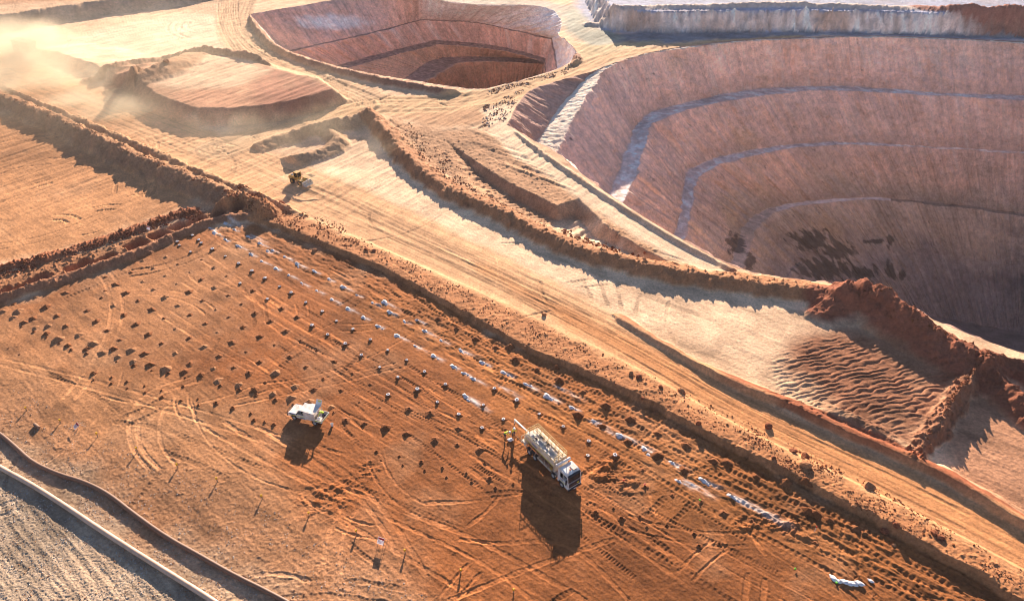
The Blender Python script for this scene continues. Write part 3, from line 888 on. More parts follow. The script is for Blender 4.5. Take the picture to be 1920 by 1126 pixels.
def colA(A, z, T, seg, x, y):
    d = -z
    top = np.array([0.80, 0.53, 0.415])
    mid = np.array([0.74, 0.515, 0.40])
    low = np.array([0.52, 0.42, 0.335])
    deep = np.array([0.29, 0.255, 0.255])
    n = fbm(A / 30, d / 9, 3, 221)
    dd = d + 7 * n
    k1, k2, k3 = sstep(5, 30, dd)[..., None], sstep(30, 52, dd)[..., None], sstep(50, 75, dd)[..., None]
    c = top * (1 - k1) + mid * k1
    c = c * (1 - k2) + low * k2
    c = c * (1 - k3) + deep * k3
    st = perlin(A / 1.3, d / 26, 222) * .4 + perlin(A / 4.0, d / 18, 223) * .7 + perlin(A / 13, d / 30, 224) * .8 + .6 * perlin(A / 45, d / 22, 243)
    st = st + .6 * perlin(A / .5, d / 45, 241) + .25 * perlin(A / 60 + d / 1.1, d / 2.0, 242)
    c = c * (1 + .20 * st + .10 * fbm(A / 3, d / 3, 4, 225, .6))[..., None]
    pale = sstep(.2, .85, perlin(A / 5, d / 10, 226) + .6 * perlin(A / 1.2, d / 12, 227))[..., None] * .5 * (1 - k3)
    c = c * (1 - pale) + np.array([.72, .58, .48]) * pale
    och = sstep(.25, .8, perlin(A / 22, d / 14, 228))[..., None] * .4 * (A < 120)[..., None]
    c = c * (1 - och) + np.array([.52, .36, .19]) * och
    bench = np.isin(seg, (1, 3, 5, 7))[..., None]
    b0 = np.array([.90, .79, .72]) * (1 - .5 * k3)
    bb = b0 * (1 + .22 * fbm(x / 3, y / 3, 3, 229))[..., None]
    talus = sstep(-.1, .5, fbm(A / 4, T * 1.5 + seg, 3, 239) + .5 * (1 - T))[..., None] * .6
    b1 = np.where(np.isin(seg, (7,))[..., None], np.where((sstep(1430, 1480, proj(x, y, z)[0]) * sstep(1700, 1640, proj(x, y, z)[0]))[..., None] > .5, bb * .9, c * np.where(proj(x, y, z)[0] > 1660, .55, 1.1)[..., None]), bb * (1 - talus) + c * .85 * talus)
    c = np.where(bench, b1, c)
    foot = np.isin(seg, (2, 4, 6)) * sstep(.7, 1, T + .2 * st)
    c = c * (1 - .22 * foot)[..., None]  # shadow along the wall toes, darkened into the rock colour
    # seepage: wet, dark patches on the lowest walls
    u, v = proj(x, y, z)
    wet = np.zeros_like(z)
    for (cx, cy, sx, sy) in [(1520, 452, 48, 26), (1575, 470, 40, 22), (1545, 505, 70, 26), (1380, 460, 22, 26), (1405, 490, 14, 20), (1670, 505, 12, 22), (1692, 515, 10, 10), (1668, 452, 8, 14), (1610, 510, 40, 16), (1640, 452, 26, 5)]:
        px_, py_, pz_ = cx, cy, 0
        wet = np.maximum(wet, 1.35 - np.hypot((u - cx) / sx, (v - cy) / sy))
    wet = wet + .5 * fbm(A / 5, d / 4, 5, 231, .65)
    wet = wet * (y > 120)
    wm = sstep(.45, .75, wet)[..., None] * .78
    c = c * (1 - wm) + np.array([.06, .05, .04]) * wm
    # dark ore bands that run round the pit
    band = np.exp(-((d - 52 - 2.5 * perlin(A / 18, A * 0, 232)) / 2.0) ** 2) * sstep(170, 230, A) + np.exp(-((d - 69 - 2 * perlin(A / 22, A * 0 + 3, 233)) / 3.2) ** 2) * sstep(150, 200, A)
    bm_ = np.clip(band * (.8 + .8 * perlin(A / 7, d / 3, 234)), 0, 1)[..., None] * .6
    c = c * (1 - bm_) + np.array([.12, .10, .125]) * bm_
    floor = (seg >= 11)[..., None]
    c = np.where(floor, np.array([.22, .19, .19]) * (1 + .3 * fbm(x / 6, y / 6, 3, 236))[..., None], c)
    oc = (seg == 1)[..., None]
    c = np.where(oc, np.array([.90, .74, .57]) * (1 + .12 * fbm(x / 1.5, y / 1.5, 3, 237))[..., None], c)
    ow = (seg == 0)[..., None]
    c = np.where(ow, np.array([.50, .30, .225]) * (1 + .25 * st)[..., None], c)
    return c


# --- upper pit
nB = [260, 260, 60, 200]
rimB = [[(467, 27), (520, 18), (570, 10), (630, -1), (700, -12), (790, -6)], [(790, -6), (836, 3), (900, 10), (970, 8), (1035, 14), (1056, 40), (1046, 66)],
        [(1046, 66), (1068, 84), (1082, 104)], [(1082, 104), (1057, 127), (975, 151), (904, 169), (850, 163), (780, 152), (715, 141), (645, 128), (580, 109), (521, 88), (494, 62), (467, 27)]]
rzB = [[0] * 6, [0] * 7, [0] * 3, [0] * 12]


def ringB0():
    out = []
    for pts, zz, n in zip(rimB, rzB, nB):
        w3 = [(*[float(q) for q in at(p[0], p[1], q0)], float(q0)) for p, q0 in zip(pts, zz)]
        out.append(resamp(chaikin(w3, 2), n + 1)[:-1])
    return np.concatenate(out)


RB0 = ringB0()
cenB = RB0.mean(0)


def ringB(S1, S2, z):
    a = resamp(chaikin([(*[float(q) for q in at(p[0], p[1], z)], z) for p in S1], 2), nB[0] + 1)[:-1]
    b = resamp(chaikin([(*[float(q) for q in at(p[0], p[1], z)], z) for p in S2], 2), nB[1] + 1)
    b, last = b[:-1], b[-1]
    rest = np.concatenate([RB0[nB[0] + nB[1]:], RB0[:1]])
    d = np.gradient(rest[:, :2], axis=0)
    d /= np.hypot(d[:, 0], d[:, 1])[:, None] + 1e-9
    nrm = np.stack([d[:, 1], -d[:, 0]], 1)
    q = rest.copy()
    q[:, :2] += nrm * (-z * .55)
    q[:, 2] = z
    t = np.linspace(0, 1, len(q))[:, None]
    q += (last - q[0]) * np.clip(1 - t / .3, 0, 1) + (a[0] - q[-1]) * np.clip(1 - (1 - t) / .12, 0, 1)
    return np.concatenate([a, b, q[:-1]])


B1 = ringB([(528, 98), (562, 91), (620, 78), (682, 65), (789, 37)], [(789, 37), (834, 38), (885, 40), (950, 53), (1035, 72)], -12)
B1k = ringB([(534, 100), (564, 93), (622, 80), (684, 67), (790, 39)], [(790, 39), (834, 40), (885, 42), (950, 55), (1033, 75)], -12.2)
B2 = ringB([(600, 134), (637, 122), (742, 93), (817, 76)], [(817, 76), (889, 80), (960, 91), (1024, 110)], -20.5)
B2k = ringB([(612, 140), (645, 130), (750, 101), (822, 84)], [(822, 84), (889, 88), (960, 98), (1022, 118)], -20.8)
B3 = ringB([(735, 158), (769, 143), (797, 117), (832, 108)], [(832, 108), (880, 106), (960, 108), (1022, 112)], -26.5)
B3k = ringB([(762, 166), (808, 150), (838, 130), (864, 118)], [(864, 118), (905, 116), (960, 117), (1018, 121)], -26.8)
B4 = ringB([(835, 196), (850, 184), (865, 174), (882, 168)], [(882, 168), (920, 166), (970, 163), (1000, 158)], -42)


def colB(A, z, T, seg, x, y):
    d = -z
    st = perlin(A / 1.2, d / 16, 251) * .5 + perlin(A / 4, d / 10, 252) * .6 + perlin(A / 12, d / 16, 253) * .6
    c = np.array([.76, .475, .365]) * (1 + .26 * st + .12 * fbm(A / 3, d / 2, 3, 254))[..., None]
    c2 = np.array([.72, .44, .29]) * (1 + .2 * st)[..., None]
    c = np.where((seg >= 4)[..., None], c2, c)
    u, v = proj(x, y, z)
    # pale weathered rock in the upper right wall and one patch upper left
    w = sstep(770, 815, u + 22 * st) * (seg < 2) * (v < 200) * (1 - .35 * sstep(.5, .95, T) * (u < 1010))
    w = np.maximum(w, sstep(1.2, .4, np.hypot((u - 620) / 75, (v - 42) / 16) + .25 * fbm(A / 3, d / 3, 3, 255)) * (seg < 1))
    w = np.maximum(w, .45 * (seg == 2) * sstep(.1, .8, perlin(A / 6, d / 12, 256) + .3 * st) * (u > 700))
    w = np.clip(w, 0, 1)[..., None]
    wc = np.array([.93, .87, .82]) * (1 + .07 * st + .12 * fbm(A / 2.5, d / 2.5, 4, 257, .6))[..., None]
    c = c * (1 - w * .9) + wc * w * .9
    bench = np.isin(seg, (1, 3, 5))[..., None]
    c = np.where(bench, np.array([.36, .235, .19]) * (1 + .5 * fbm(x / 1.5, y / 1.5, 3, 258))[..., None], c)
    return c


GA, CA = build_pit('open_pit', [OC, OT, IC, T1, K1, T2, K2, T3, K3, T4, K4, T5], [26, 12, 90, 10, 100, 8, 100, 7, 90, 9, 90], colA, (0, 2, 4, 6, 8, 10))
GB, CB = build_pit('open_pit', [RB0, B1, B1k, B2, B2k, B3, B3k, B4], [70, 3, 50, 7, 34, 7, 50], colB, (0, 2, 4, 6))

# ------------------------------------------------------------------ finish the ground sheet
ZZ = None
rims = [GA[0][:, :2].copy(), GB[0][:, :2].copy()]
kill = np.zeros((NR - 1, NC - 1), bool)
for rim in rims:
    w = window(rim[:, 0], rim[:, 1], 6)
    x, y = X[w].astype(float), Y[w].astype(float)
    ins = inside(x, y, [tuple(q) for q in rim])
    full = np.zeros(X.shape, bool)
    full[w] = ins
    q = full[:-1, :-1] & full[1:, :-1] & full[:-1, 1:] & full[1:, 1:]
    kill |= q
    # vertices inside the rim that still belong to a kept face move onto the rim
    keepf = ~q
    used = np.zeros(X.shape, bool)
    used[:-1, :-1] |= keepf
    used[1:, :-1] |= keepf
    used[:-1, 1:] |= keepf
    used[1:, 1:] |= keepf
    mv = np.argwhere(full & used)
    px_, py_ = X[mv[:, 0], mv[:, 1]].astype(float), Y[mv[:, 0], mv[:, 1]].astype(float)
    best = np.full(len(mv), 1e18)
    bx, by = px_.copy(), py_.copy()
    nr_ = len(rim)
    for i in range(nr_):
        a, b = rim[i], rim[(i + 1) % nr_]
        dx, dy = b - a
        t = np.clip(((px_ - a[0]) * dx + (py_ - a[1]) * dy) / (dx * dx + dy * dy + 1e-12), 0, 1)
        qx, qy = a[0] + t * dx, a[1] + t * dy
        dd = (px_ - qx) ** 2 + (py_ - qy) ** 2
        mm = dd < best
        best = np.where(mm, dd, best)
        bx, by = np.where(mm, qx, bx), np.where(mm, qy, by)
    X[mv[:, 0], mv[:, 1]] = bx
    Y[mv[:, 0], mv[:, 1]] = by
    if rim is rims[0]:
        # the rim of the large pit stays level
        d, _, _, _ = poly_dist(X[w], Y[w], [tuple(q) for q in rim] + [tuple(rim[0])])
        k = sstep(.3, 2.5, d)
        Zm[w] *= k
        Zp[w] *= sstep(.2, 3.0, d)
ZZ = Zp + Zb + Zm
C *= (1 + .05 * fine * (Ru < .9))[..., None]
C *= np.array([1.0, .97, .90], np.float32)
far_flat = sstep(700, 1500, Y)
ZZ = ZZ * (1 - far_flat)


def make_ground():
    idx = np.arange(NR * NC).reshape(NR, NC)
    f = np.stack([idx[:-1, :-1], idx[:-1, 1:], idx[1:, 1:], idx[1:, :-1]], -1)[~kill]
    xyz = np.stack([X, Y, ZZ], -1).reshape(-1, 3)
    return grid_mesh('ground', xyz, f, C.reshape(-1, 3), M_EARTH, 'structure')


def make_pits():
    for nm, G, c in (('open_pit', GA, CA), ('stepped_pit', GB, CB)):
        G[0, :, 2] = gheight(G[0, :, 0], G[0, :, 1]) + .02
        if nm == 'stepped_pit':
            k = 8
            dz = G[0, :, 2] - G[8, :, 2]
            base = G[8, :, 2]
            for r in range(1, k):
                G[r, :, 2] = G[0, :, 2] * (1 - r / k) + base * r / k
        finish_pit(nm, G, c, 'structure')


# ------------------------------------------------------------------ light
SUN_EL, SUN_AZ = R(16.2), R(4.1)          # azimuth clockwise from the view direction
sv = Vector((math.sin(SUN_AZ) * math.cos(SUN_EL), math.cos(SUN_AZ) * math.cos(SUN_EL), math.sin(SUN_EL)))
ld = bpy.data.lights.new('sun', 'SUN')
ld.energy = 5.0
ld.angle = R(0.5)
ld.color = (1.0, 0.80, 0.635)
lo = bpy.data.objects.new('sun', ld)
lo.rotation_euler = sv.to_track_quat('Z', 'Y').to_euler()
lo.location = (0, 300, 300)
COL.objects.link(lo)
wd = bpy.data.worlds.new('World')
scene.world = wd
wd.use_nodes = True
nt = wd.node_tree
bg = nt.nodes['Background']
sky = nt.nodes.new('ShaderNodeTexSky')
sky.sky_type = 'NISHITA'
sky.sun_disc = False
sky.sun_elevation = SUN_EL
sky.sun_rotation = SUN_AZ
sky.altitude = 300
sky.air_density = 1.0
sky.dust_density = 0.3
sky.ozone_density = 3.0
tint = nt.nodes.new('ShaderNodeVectorMath')
tint.operation = 'MULTIPLY'
tint.inputs[1].default_value = (1.10, .93, .93)
nt.links.new(sky.outputs[0], tint.inputs[0])
nt.links.new(tint.outputs[0], bg.inputs['Color'])
bg.inputs['Strength'].default_value = 0.062
scene.view_settings.view_transform = 'Standard'
scene.view_settings.look = 'None'
scene.view_settings.exposure = 1.55
scene.view_settings.gamma = 1.0
scene.cycles.max_bounces = 5
scene.cycles.diffuse_bounces = 3
scene.cycles.transparent_max_bounces = 6
scene.cycles.use_denoising = True
scene.cycles.filter_width = 1.05
# ------------------------------------------------------------------ mesh helpers
class MB:
    def __init__(self):
        self.bm = bmesh.new()

    def box(self, c, s, rot=(0, 0, 0), bev=0.0):
        m = Matrix.Translation(c) @ Matrix.Rotation(rot[2], 4, 'Z') @ Matrix.Rotation(rot[1], 4, 'Y') @ Matrix.Rotation(rot[0], 4, 'X') @ Matrix.Diagonal((*s, 1))
        r = bmesh.ops.create_cube(self.bm, size=1, matrix=m)
        if bev:
            e = list({e for v in r['verts'] for e in v.link_edges})
            bmesh.ops.bevel(self.bm, geom=e, offset=bev, segments=2, affect='EDGES')
        return self

    def bar(self, a, b, r, n=8):
        a, b = Vector(a), Vector(b)
        d = b - a
        m = Matrix.Translation((a + b) / 2) @ d.to_track_quat('Z', 'Y').to_matrix().to_4x4()
        bmesh.ops.create_cone(self.bm, cap_ends=True, segments=n, radius1=r, radius2=r, depth=d.length, matrix=m)
        return self

    def cone(self, a, b, r0, r1, n=12):
        a, b = Vector(a), Vector(b)
        d = b - a
        m = Matrix.Translation((a + b) / 2) @ d.to_track_quat('Z', 'Y').to_matrix().to_4x4()
        bmesh.ops.create_cone(self.bm, cap_ends=True, segments=n, radius1=r0, radius2=r1, depth=d.length, matrix=m)
        return self

    def ball(self, c, s, sub=2):
        m = Matrix.Translation(c) @ Matrix.Diagonal((*s, 1))
        bmesh.ops.create_icosphere(self.bm, subdivisions=sub, radius=1, matrix=m)
        return self

    def prism(self, prof, y0, y1, bev=0.0, axis='y'):
        def pt(p, y):
            return (p[0], y, p[1]) if axis == 'y' else (y, p[0], p[1])
        a = [self.bm.verts.new(pt(p, y0)) for p in prof]
        b = [self.bm.verts.new(pt(p, y1)) for p in prof]
        n = len(prof)
        fs = [self.bm.faces.new(a), self.bm.faces.new(b[::-1])]
        for i in range(n):
            fs.append(self.bm.faces.new((a[i], b[i], b[(i + 1) % n], a[(i + 1) % n])))
        bmesh.ops.recalc_face_normals(self.bm, faces=fs)
        if bev:
            e = list({e for f in fs for e in f.edges})
            bmesh.ops.bevel(self.bm, geom=e, offset=bev, segments=2, affect='EDGES')
        return self

    def quad(self, pts, thick=0.01):
        vs = [self.bm.verts.new(p) for p in pts]
        f = self.bm.faces.new(vs)
        r = bmesh.ops.solidify(self.bm, geom=[f], thickness=thick)
        return self

    def lathe(self, prof, c=(0, 0, 0), axis='y', n=24):
        ring = []
        for (r, h) in prof:
            row = []
            for k in range(n):
                a = 2 * math.pi * k / n
                if axis == 'y':
                    p = (c[0] + r * math.cos(a), c[1] + h, c[2] + r * math.sin(a))
                else:
                    p = (c[0] + r * math.cos(a), c[1] + r * math.sin(a), c[2] + h)
                row.append(self.bm.verts.new(p))
            ring.append(row)
        fs = []
        for i in range(len(ring) - 1):
            for k in range(n):
                fs.append(self.bm.faces.new((ring[i][k], ring[i][(k + 1) % n], ring[i + 1][(k + 1) % n], ring[i + 1][k])))
        bmesh.ops.recalc_face_normals(self.bm, faces=fs)
        return self

    def build(self, name, mat, parent=None, smooth=False):
        me = bpy.data.meshes.new(name)
        self.bm.to_mesh(me)
        self.bm.free()
        me.materials.append(mat)
        if smooth:
            me.polygons.foreach_set('use_smooth', [True] * len(me.polygons))
        o = bpy.data.objects.new(name, me)
        COL.objects.link(o)
        if parent is not None:
            o.parent = parent
        return o


def tag(o, label=None, cat=None, group=None, kind=None):
    if label:
        o['label'] = label
    if cat:
        o['category'] = cat
    if group:
        o['group'] = group
    if kind:
        o['kind'] = kind
    return o


def thing(name, loc, rz=0.0, label=None, cat=None, group=None):
    o = bpy.data.objects.new(name, None)
    o.empty_display_size = .3
    COL.objects.link(o)
    o.location = loc
    o.rotation_euler = (0, 0, rz)
    return tag(o, label, cat, group)


M = {}
M['soil'] = flat_mat('red_cuttings', (0.20, 0.074, 0.027), .95, noise=.25, nscale=7, spec=.1)
M['soil_tan'] = flat_mat('tan_cuttings', (0.37, 0.18, 0.085), .95, noise=.2, nscale=7, spec=.1)
M['soil_brown'] = flat_mat('brown_cuttings', (0.24, 0.095, 0.038), .95, noise=.2, nscale=5, spec=.1)
M['powder'] = flat_mat('white_powder', (0.58, 0.57, 0.58), .9, noise=.2, nscale=5, spec=.1)
M['collar'] = flat_mat('white_plastic', (0.80, 0.78, 0.77), .5, noise=.1)
M['rock'] = flat_mat('red_rock', (0.24, 0.085, 0.04), .95, noise=.3, nscale=3, spec=.1)
M['rock_pale'] = flat_mat('pale_rock', (0.38, 0.18, 0.085), .95, noise=.25, nscale=3, spec=.1)
M['white'] = flat_mat('white_paint', (0.80, 0.77, 0.72), .4, noise=.08, nscale=1.6, dirt=(.50, .28, .15))
M['cream'] = flat_mat('cream_paint', (0.72, 0.64, 0.50), .5, noise=.1, nscale=1.6, dirt=(.45, .28, .16))
M['yellowrail'] = flat_mat('ochre_rail', (0.78, 0.55, 0.24), .5, noise=.12)
M['black'] = flat_mat('dark_rubber', (0.025, 0.023, 0.022), .85, noise=.2, dirt=(.12, .06, .03))
M['dark'] = flat_mat('dark_plastic', (0.03, 0.03, 0.034), .5, noise=.15)
M['grey'] = flat_mat('grey_steel', (0.30, 0.29, 0.28), .5, .4, noise=.15, dirt=(.25, .13, .07))
M['rim'] = flat_mat('pale_rim', (0.55, 0.53, 0.50), .45, .3, noise=.15, dirt=(.35, .2, .1))
M['hopper'] = flat_mat('dusty_hopper', (0.36, 0.25, 0.17), .7, noise=.3, nscale=1.4, dirt=(.25, .12, .06))
M['rust'] = flat_mat('dusty_brown_steel', (0.30, 0.17, 0.10), .75, noise=.25, nscale=3)
M['yellow'] = flat_mat('yellow_paint', (0.52, 0.30, 0.05), .6, noise=.12, nscale=2, dirt=(.4, .24, .12))
M['hiviz'] = flat_mat('hiviz_cloth', (0.62, 0.80, 0.05), .8, noise=.06)
M['hiviz_y'] = flat_mat('hiviz_yellow_tape', (0.72, 0.72, 0.06), .5, noise=.04)
M['bluetape'] = flat_mat('blue_tape', (0.05, 0.12, 0.42), .5, noise=.05)
M['navy'] = flat_mat('navy_cloth', (0.025, 0.033, 0.07), .85, noise=.15)
M['skin'] = flat_mat('skin', (0.50, 0.28, 0.19), .6, noise=.06)
M['boot'] = flat_mat('boot_leather', (0.12, 0.07, 0.04), .8, noise=.1)
M['helmet'] = flat_mat('white_helmet', (0.8, 0.8, 0.8), .3, noise=.03)
M['orange'] = flat_mat('orange_plastic', (0.85, 0.22, 0.02), .4, noise=.05)
M['red'] = flat_mat('red_plastic', (0.70, 0.03, 0.02), .5, noise=.08)
M['green'] = flat_mat('lime_plastic', (0.20, 0.72, 0.03), .5, noise=.08)
M['pegyellow'] = flat_mat('yellow_tape', (0.80, 0.47, 0.03), .6, noise=.08)
M['wood'] = flat_mat('pale_timber', (0.50, 0.33, 0.18), .8, noise=.15)
M['pipe_pale'] = flat_mat('pale_dusty_pipe', (0.54, 0.375, 0.27), .55, noise=.15, nscale=1.2, dirt=(.42, .26, .16))
M['pipe_dark'] = flat_mat('dark_dusty_pipe', (0.14, 0.078, 0.048), .6, noise=.2, nscale=1.2, dirt=(.26, .14, .08))
M['signred'] = flat_mat('sign_red', (0.62, 0.05, 0.06), .5, noise=.05)
M['signwhite'] = flat_mat('sign_white', (0.78, 0.76, 0.80), .5, noise=.04)
M['shadegrey'] = flat_mat('grey_hatch', (0.42, 0.40, 0.37), .5, noise=.1)
M['lamp'] = flat_mat('lamp_glass', (0.75, 0.75, 0.72), .1, noise=.02, spec=.8)
gm, gnt, gb = new_mat('tinted_glass')
gb.inputs['Base Color'].default_value = (.03, .035, .04, 1)
gb.inputs['Roughness'].default_value = .04
gtr = gnt.nodes.new('ShaderNodeBsdfTransparent')
gtr.inputs[0].default_value = (.62, .66, .68, 1)
gmx = gnt.nodes.new('ShaderNodeMixShader')
gfr = gnt.nodes.new('ShaderNodeFresnel')
gfr.inputs[0].default_value = 1.5
gad = gnt.nodes.new('ShaderNodeMath')
gad.operation = 'ADD'
gad.inputs[1].default_value = .2
gnt.links.new(gfr.outputs[0], gad.inputs[0])
gnt.links.new(gad.outputs[0], gmx.inputs[0])
gnt.links.new(gtr.outputs[0], gmx.inputs[1])
gnt.links.new(gb.outputs[0], gmx.inputs[2])
gnt.links.new(gmx.outputs[0], gnt.nodes['Material Output'].inputs['Surface'])
M['glass'] = gm


# ------------------------------------------------------------------ mounds round the blast holes
def mound_mesh(name, Rr, h, crater, cdep, seed, mat, sx=1.0, skew=0.0, dark=True):
    r_ = np.random.default_rng(seed)
    nr, na = 9, 20
    radii = [0.02 * Rr, crater * .6, crater, crater + .1 * Rr] if crater else [0.02 * Rr, .12 * Rr, .25 * Rr, .38 * Rr]
    radii += list(np.linspace(radii[-1] + .12 * Rr, Rr * 1.25, nr - 4))
    ph = r_.uniform(0, 6.28, 4)
    am = r_.uniform(.04, .14, 4)
    vs, fs = [], []
    for i, q in enumerate(radii):
        for k in range(na):
            a = 2 * math.pi * k / na
            lob = 1 + sum(am[j] * math.sin((j + 2) * a + ph[j]) for j in range(4))
            rr = q * lob
            if crater and i <= 2:
                z = (h * .75 - cdep) if i < 2 else h * .97
            else:
                t = min(1.3, q / Rr)
                z = h * (1 - t) * 1.1 if t < 1 else -.12 * (t - 1) / .25 * 1.0
                z = min(z, h)
            z += r_.normal(0, .03 * h)
            vs.append((rr * sx * math.cos(a) + skew * max(z, 0), rr * math.sin(a), z))
    for i in range(len(radii) - 1):
        for k in range(na):
            k1 = (k + 1) % na
            fs.append((i * na + k, (i + 1) * na + k, (i + 1) * na + k1, i * na + k1))
    vs.append((0, 0, vs[0][2]))
    c = len(vs) - 1
    for k in range(na):
        fs.append((c, k, (k + 1) % na))
    me = bpy.data.meshes.new(name)
    me.from_pydata(vs, [], fs)
    me.polygons.foreach_set('use_smooth', [True] * len(me.polygons))
    me.materials.append(mat)
    return me


V_M = [mound_mesh('blast_hole_mound', .56, .22, .13, .3, 10 + k, M[('soil_tan', 'soil', 'soil_brown')[k % 3]], 1.0 + .1 * (k % 3)) for k in range(6)]
V_R = [mound_mesh('blast_hole_mound', .56, .23, .15, .3, 30 + k, M['soil'], 1.0) for k in range(3)]
V_C = [mound_mesh('cuttings_cone', .70, .38, .09, .12, 50 + k, M[('soil_tan', 'soil_brown', 'soil_tan', 'soil')[k]], 1.05) for k in range(4)]
V_H = [mound_mesh('open_blast_hole', .40, .19, .15, .45, 70 + k, M[('soil_brown', 'soil')[k % 2]], 1.0) for k in range(3)]
V_B = [mound_mesh('earth_heap', .66, .42, 0, 0, 80 + k, M[('soil_brown', 'soil')[k % 2]], 1.05) for k in range(4)]
V_W = [mound_mesh('powder_heap', .37, .22, (.1, 0, 0)[k], .08, 90 + k, M['powder'], 1.5) for k in range(3)]


def collar_mesh(seed):
    r_ = np.random.default_rng(seed)
    vs, fs = [], []
    na, nb = 16, 6
    for k in range(na):
        a = 2 * math.pi * k / na
        rr = .17 * (1 + r_.normal(0, .1))
        tb = .07 * (1 + r_.normal(0, .25))
        for j in range(nb):
            b = 2 * math.pi * j / nb
            vs.append(((rr + tb * math.cos(b)) * math.cos(a), (rr + tb * math.cos(b)) * math.sin(a), .25 + tb * .8 * math.sin(b) + r_.normal(0, .01)))
    for k in range(na):
        for j in range(nb):
            fs.append((k * nb + j, ((k + 1) % na) * nb + j, ((k + 1) % na) * nb + (j + 1) % nb, k * nb + (j + 1) % nb))
    me = bpy.data.meshes.new('collar')
    me.from_pydata(vs, [], fs)
    me.materials.append(M['collar'])
    return me


V_COL = [collar_mesh(k) for k in range(3)]

S_ = 5.99
HOLES = []


def add_holes(kind, ox, oy, pts):
    for p in pts:
        HOLES.append((kind, ox + p[0] / S_, oy + p[1] / S_))


add_holes('c', 0, 480, [(30, 625), (205, 620), (145, 690), (370, 700), (268, 745), (400, 805), (540, 785), (525, 870), (650, 935), (765, 1005), (640, 670), (740, 785), (885, 885), (1040, 985), (975, 1040), (1155, 1085), (1275, 1040), (1475, 1055), (520, 570)])
add_holes('m', 0, 480, [(400, 465), (150, 540), (735, 415), (1005, 360), (1180, 235), (1295, 320), (1175, 390), (1140, 465), (1415, 415), (1470, 185), (1275, 555), (975, 615), (1390, 660), (1080, 735), (1200, 835), (1345, 940), (1550, 500), (1705, 600), (1525, 765), (1665, 880), (1840, 695), (1815, 980), (1600, 285), (1720, 375), (1850, 465), (1720, 135), (1855, 220), (1620, 1095), (1600, 50)])
add_holes('h', 0, 480, [(240, 795), (380, 850), (520, 915), (95, 1035), (665, 980), (800, 1050), (970, 1095), (220, 1105)])
add_holes('m', 240, 400, [(425, 490), (560, 570), (825, 520), (965, 610), (695, 660), (820, 745), (1105, 705), (545, 790), (685, 880), (970, 835), (1400, 870), (1125, 920), (835, 980), (1275, 1015), (1725, 1070), (985, 1080), (560, 1035)])
add_holes('r', 240, 400, [(705, 440), (825, 340), (580, 365), (555, 325), (725, 255), (795, 305), (950, 410), (1095, 485), (1245, 570), (1395, 655), (1540, 735), (1705, 825), (1260, 790), (1835, 900), (1565, 965)])
add_holes('w', 240, 400, [(1090, 290), (1345, 258), (1480, 335), (1565, 420), (1620, 410), (1235, 365), (1380, 455), (1500, 535), (1760, 485), (1900, 565), (1660, 615), (1805, 690), (1195, 180), (970, 215), (920, 165), (1090, 110)])
add_holes('m', 160, 580, [(1175, 60), (1345, 160), (1480, 255), (1645, 370), (1610, 85), (1770, 200), (1010, 490), (1165, 320), (1330, 420), (1010, 215), (1805, 475), (1500, 525), (1175, 610), (1440, 660), (1665, 650), (1840, 715), (1905, 45)])
add_holes('c', 160, 580, [(365, 530), (540, 580), (725, 620), (905, 670), (1115, 700), (1300, 735), (1490, 800), (1720, 845), (1905, 900)])
add_holes('h', 160, 580, [(295, 765), (290, 835), (465, 815), (470, 885), (665, 860), (670, 930), (855, 910), (860, 985), (1100, 865), (1070, 1025), (1265, 1005), (1270, 1075), (1470, 1055), (1655, 1110), (745, 685), (930, 720), (90, 720), (90, 795), (1515, 855), (545, 630), (350, 585), (1120, 765), (1725, 905)])
add_holes('w', 440, 460, [(890, 290), (1060, 380), (1220, 468), (1375, 555), (1550, 645), (1680, 635), (1740, 750), (1905, 850), (750, 420), (920, 505), (1090, 605), (1270, 705), (1445, 805), (1610, 905), (1820, 1010)])
add_holes('r', 440, 460, [(800, 645), (985, 745), (1145, 850), (1330, 945), (1525, 1065), (870, 905), (1045, 1005), (1245, 1115)])
add_holes('m', 440, 460, [(700, 805), (400, 850), (575, 965), (740, 1065), (280, 1025), (445, 1115)])
add_holes('m', 440, 620, [(280, 350), (615, 290), (800, 405), (920, 215), (1115, 345), (1320, 475), (995, 540), (1195, 670), (1520, 600), (345, 575), (890, 660), (1400, 800), (1630, 860), (1250, 1005), (1455, 1045)])
add_holes('r', 440, 620, [(1630, 415), (1835, 530), (1425, 280), (1720, 225), (1725, 725)])
add_holes('c', 440, 620, [(460, 470), (430, 705), (680, 625), (630, 755), (840, 800), (1080, 855), (1695, 1090)])
add_holes('h', 440, 620, [(455, 775), (180, 930), (215, 1005), (335, 1025), (440, 1055), (240, 720), (655, 825), (1110, 920)])
add_holes('w', 720, 580, [(455, 240), (640, 345), (860, 455), (350, 410), (555, 520), (780, 640), (1000, 775), (915, 970), (1100, 590), (1340, 705), (1580, 835), (1830, 970), (895, 715), (375, 120)])
add_holes('r', 720, 580, [(1240, 895), (1490, 1028), (255, 575), (455, 705), (375, 905), (690, 850), (600, 1045), (1115, 1080)])
add_holes('b', 720, 580, [(1030, 335), (1255, 430), (1480, 560), (1720, 675), (610, 110), (815, 220), (1415, 420), (400, 20)])
add_holes('m', 680, 740, [(520, 165), (755, 205), (1075, 380), (1060, 560)])
add_holes('r', 680, 740, [(1080, 225), (1340, 375), (1580, 280)])
add_holes('c', 680, 740, [(490, 440), (815, 505), (1310, 620)])
add_holes('h', 680, 740, [(155, 640), (410, 690), (205, 735), (450, 790), (660, 755), (895, 820), (695, 850), (940, 925), (1165, 880), (1225, 980), (1425, 940), (1490, 1045), (1690, 1000), (1370, 765)])
add_holes('w', 1000, 680, [(430, 500), (680, 650), (970, 810), (1245, 960), (1560, 1120)])
add_holes('r', 1000, 680, [(65, 580), (335, 725), (620, 885), (915, 1050), (610, 1045)])
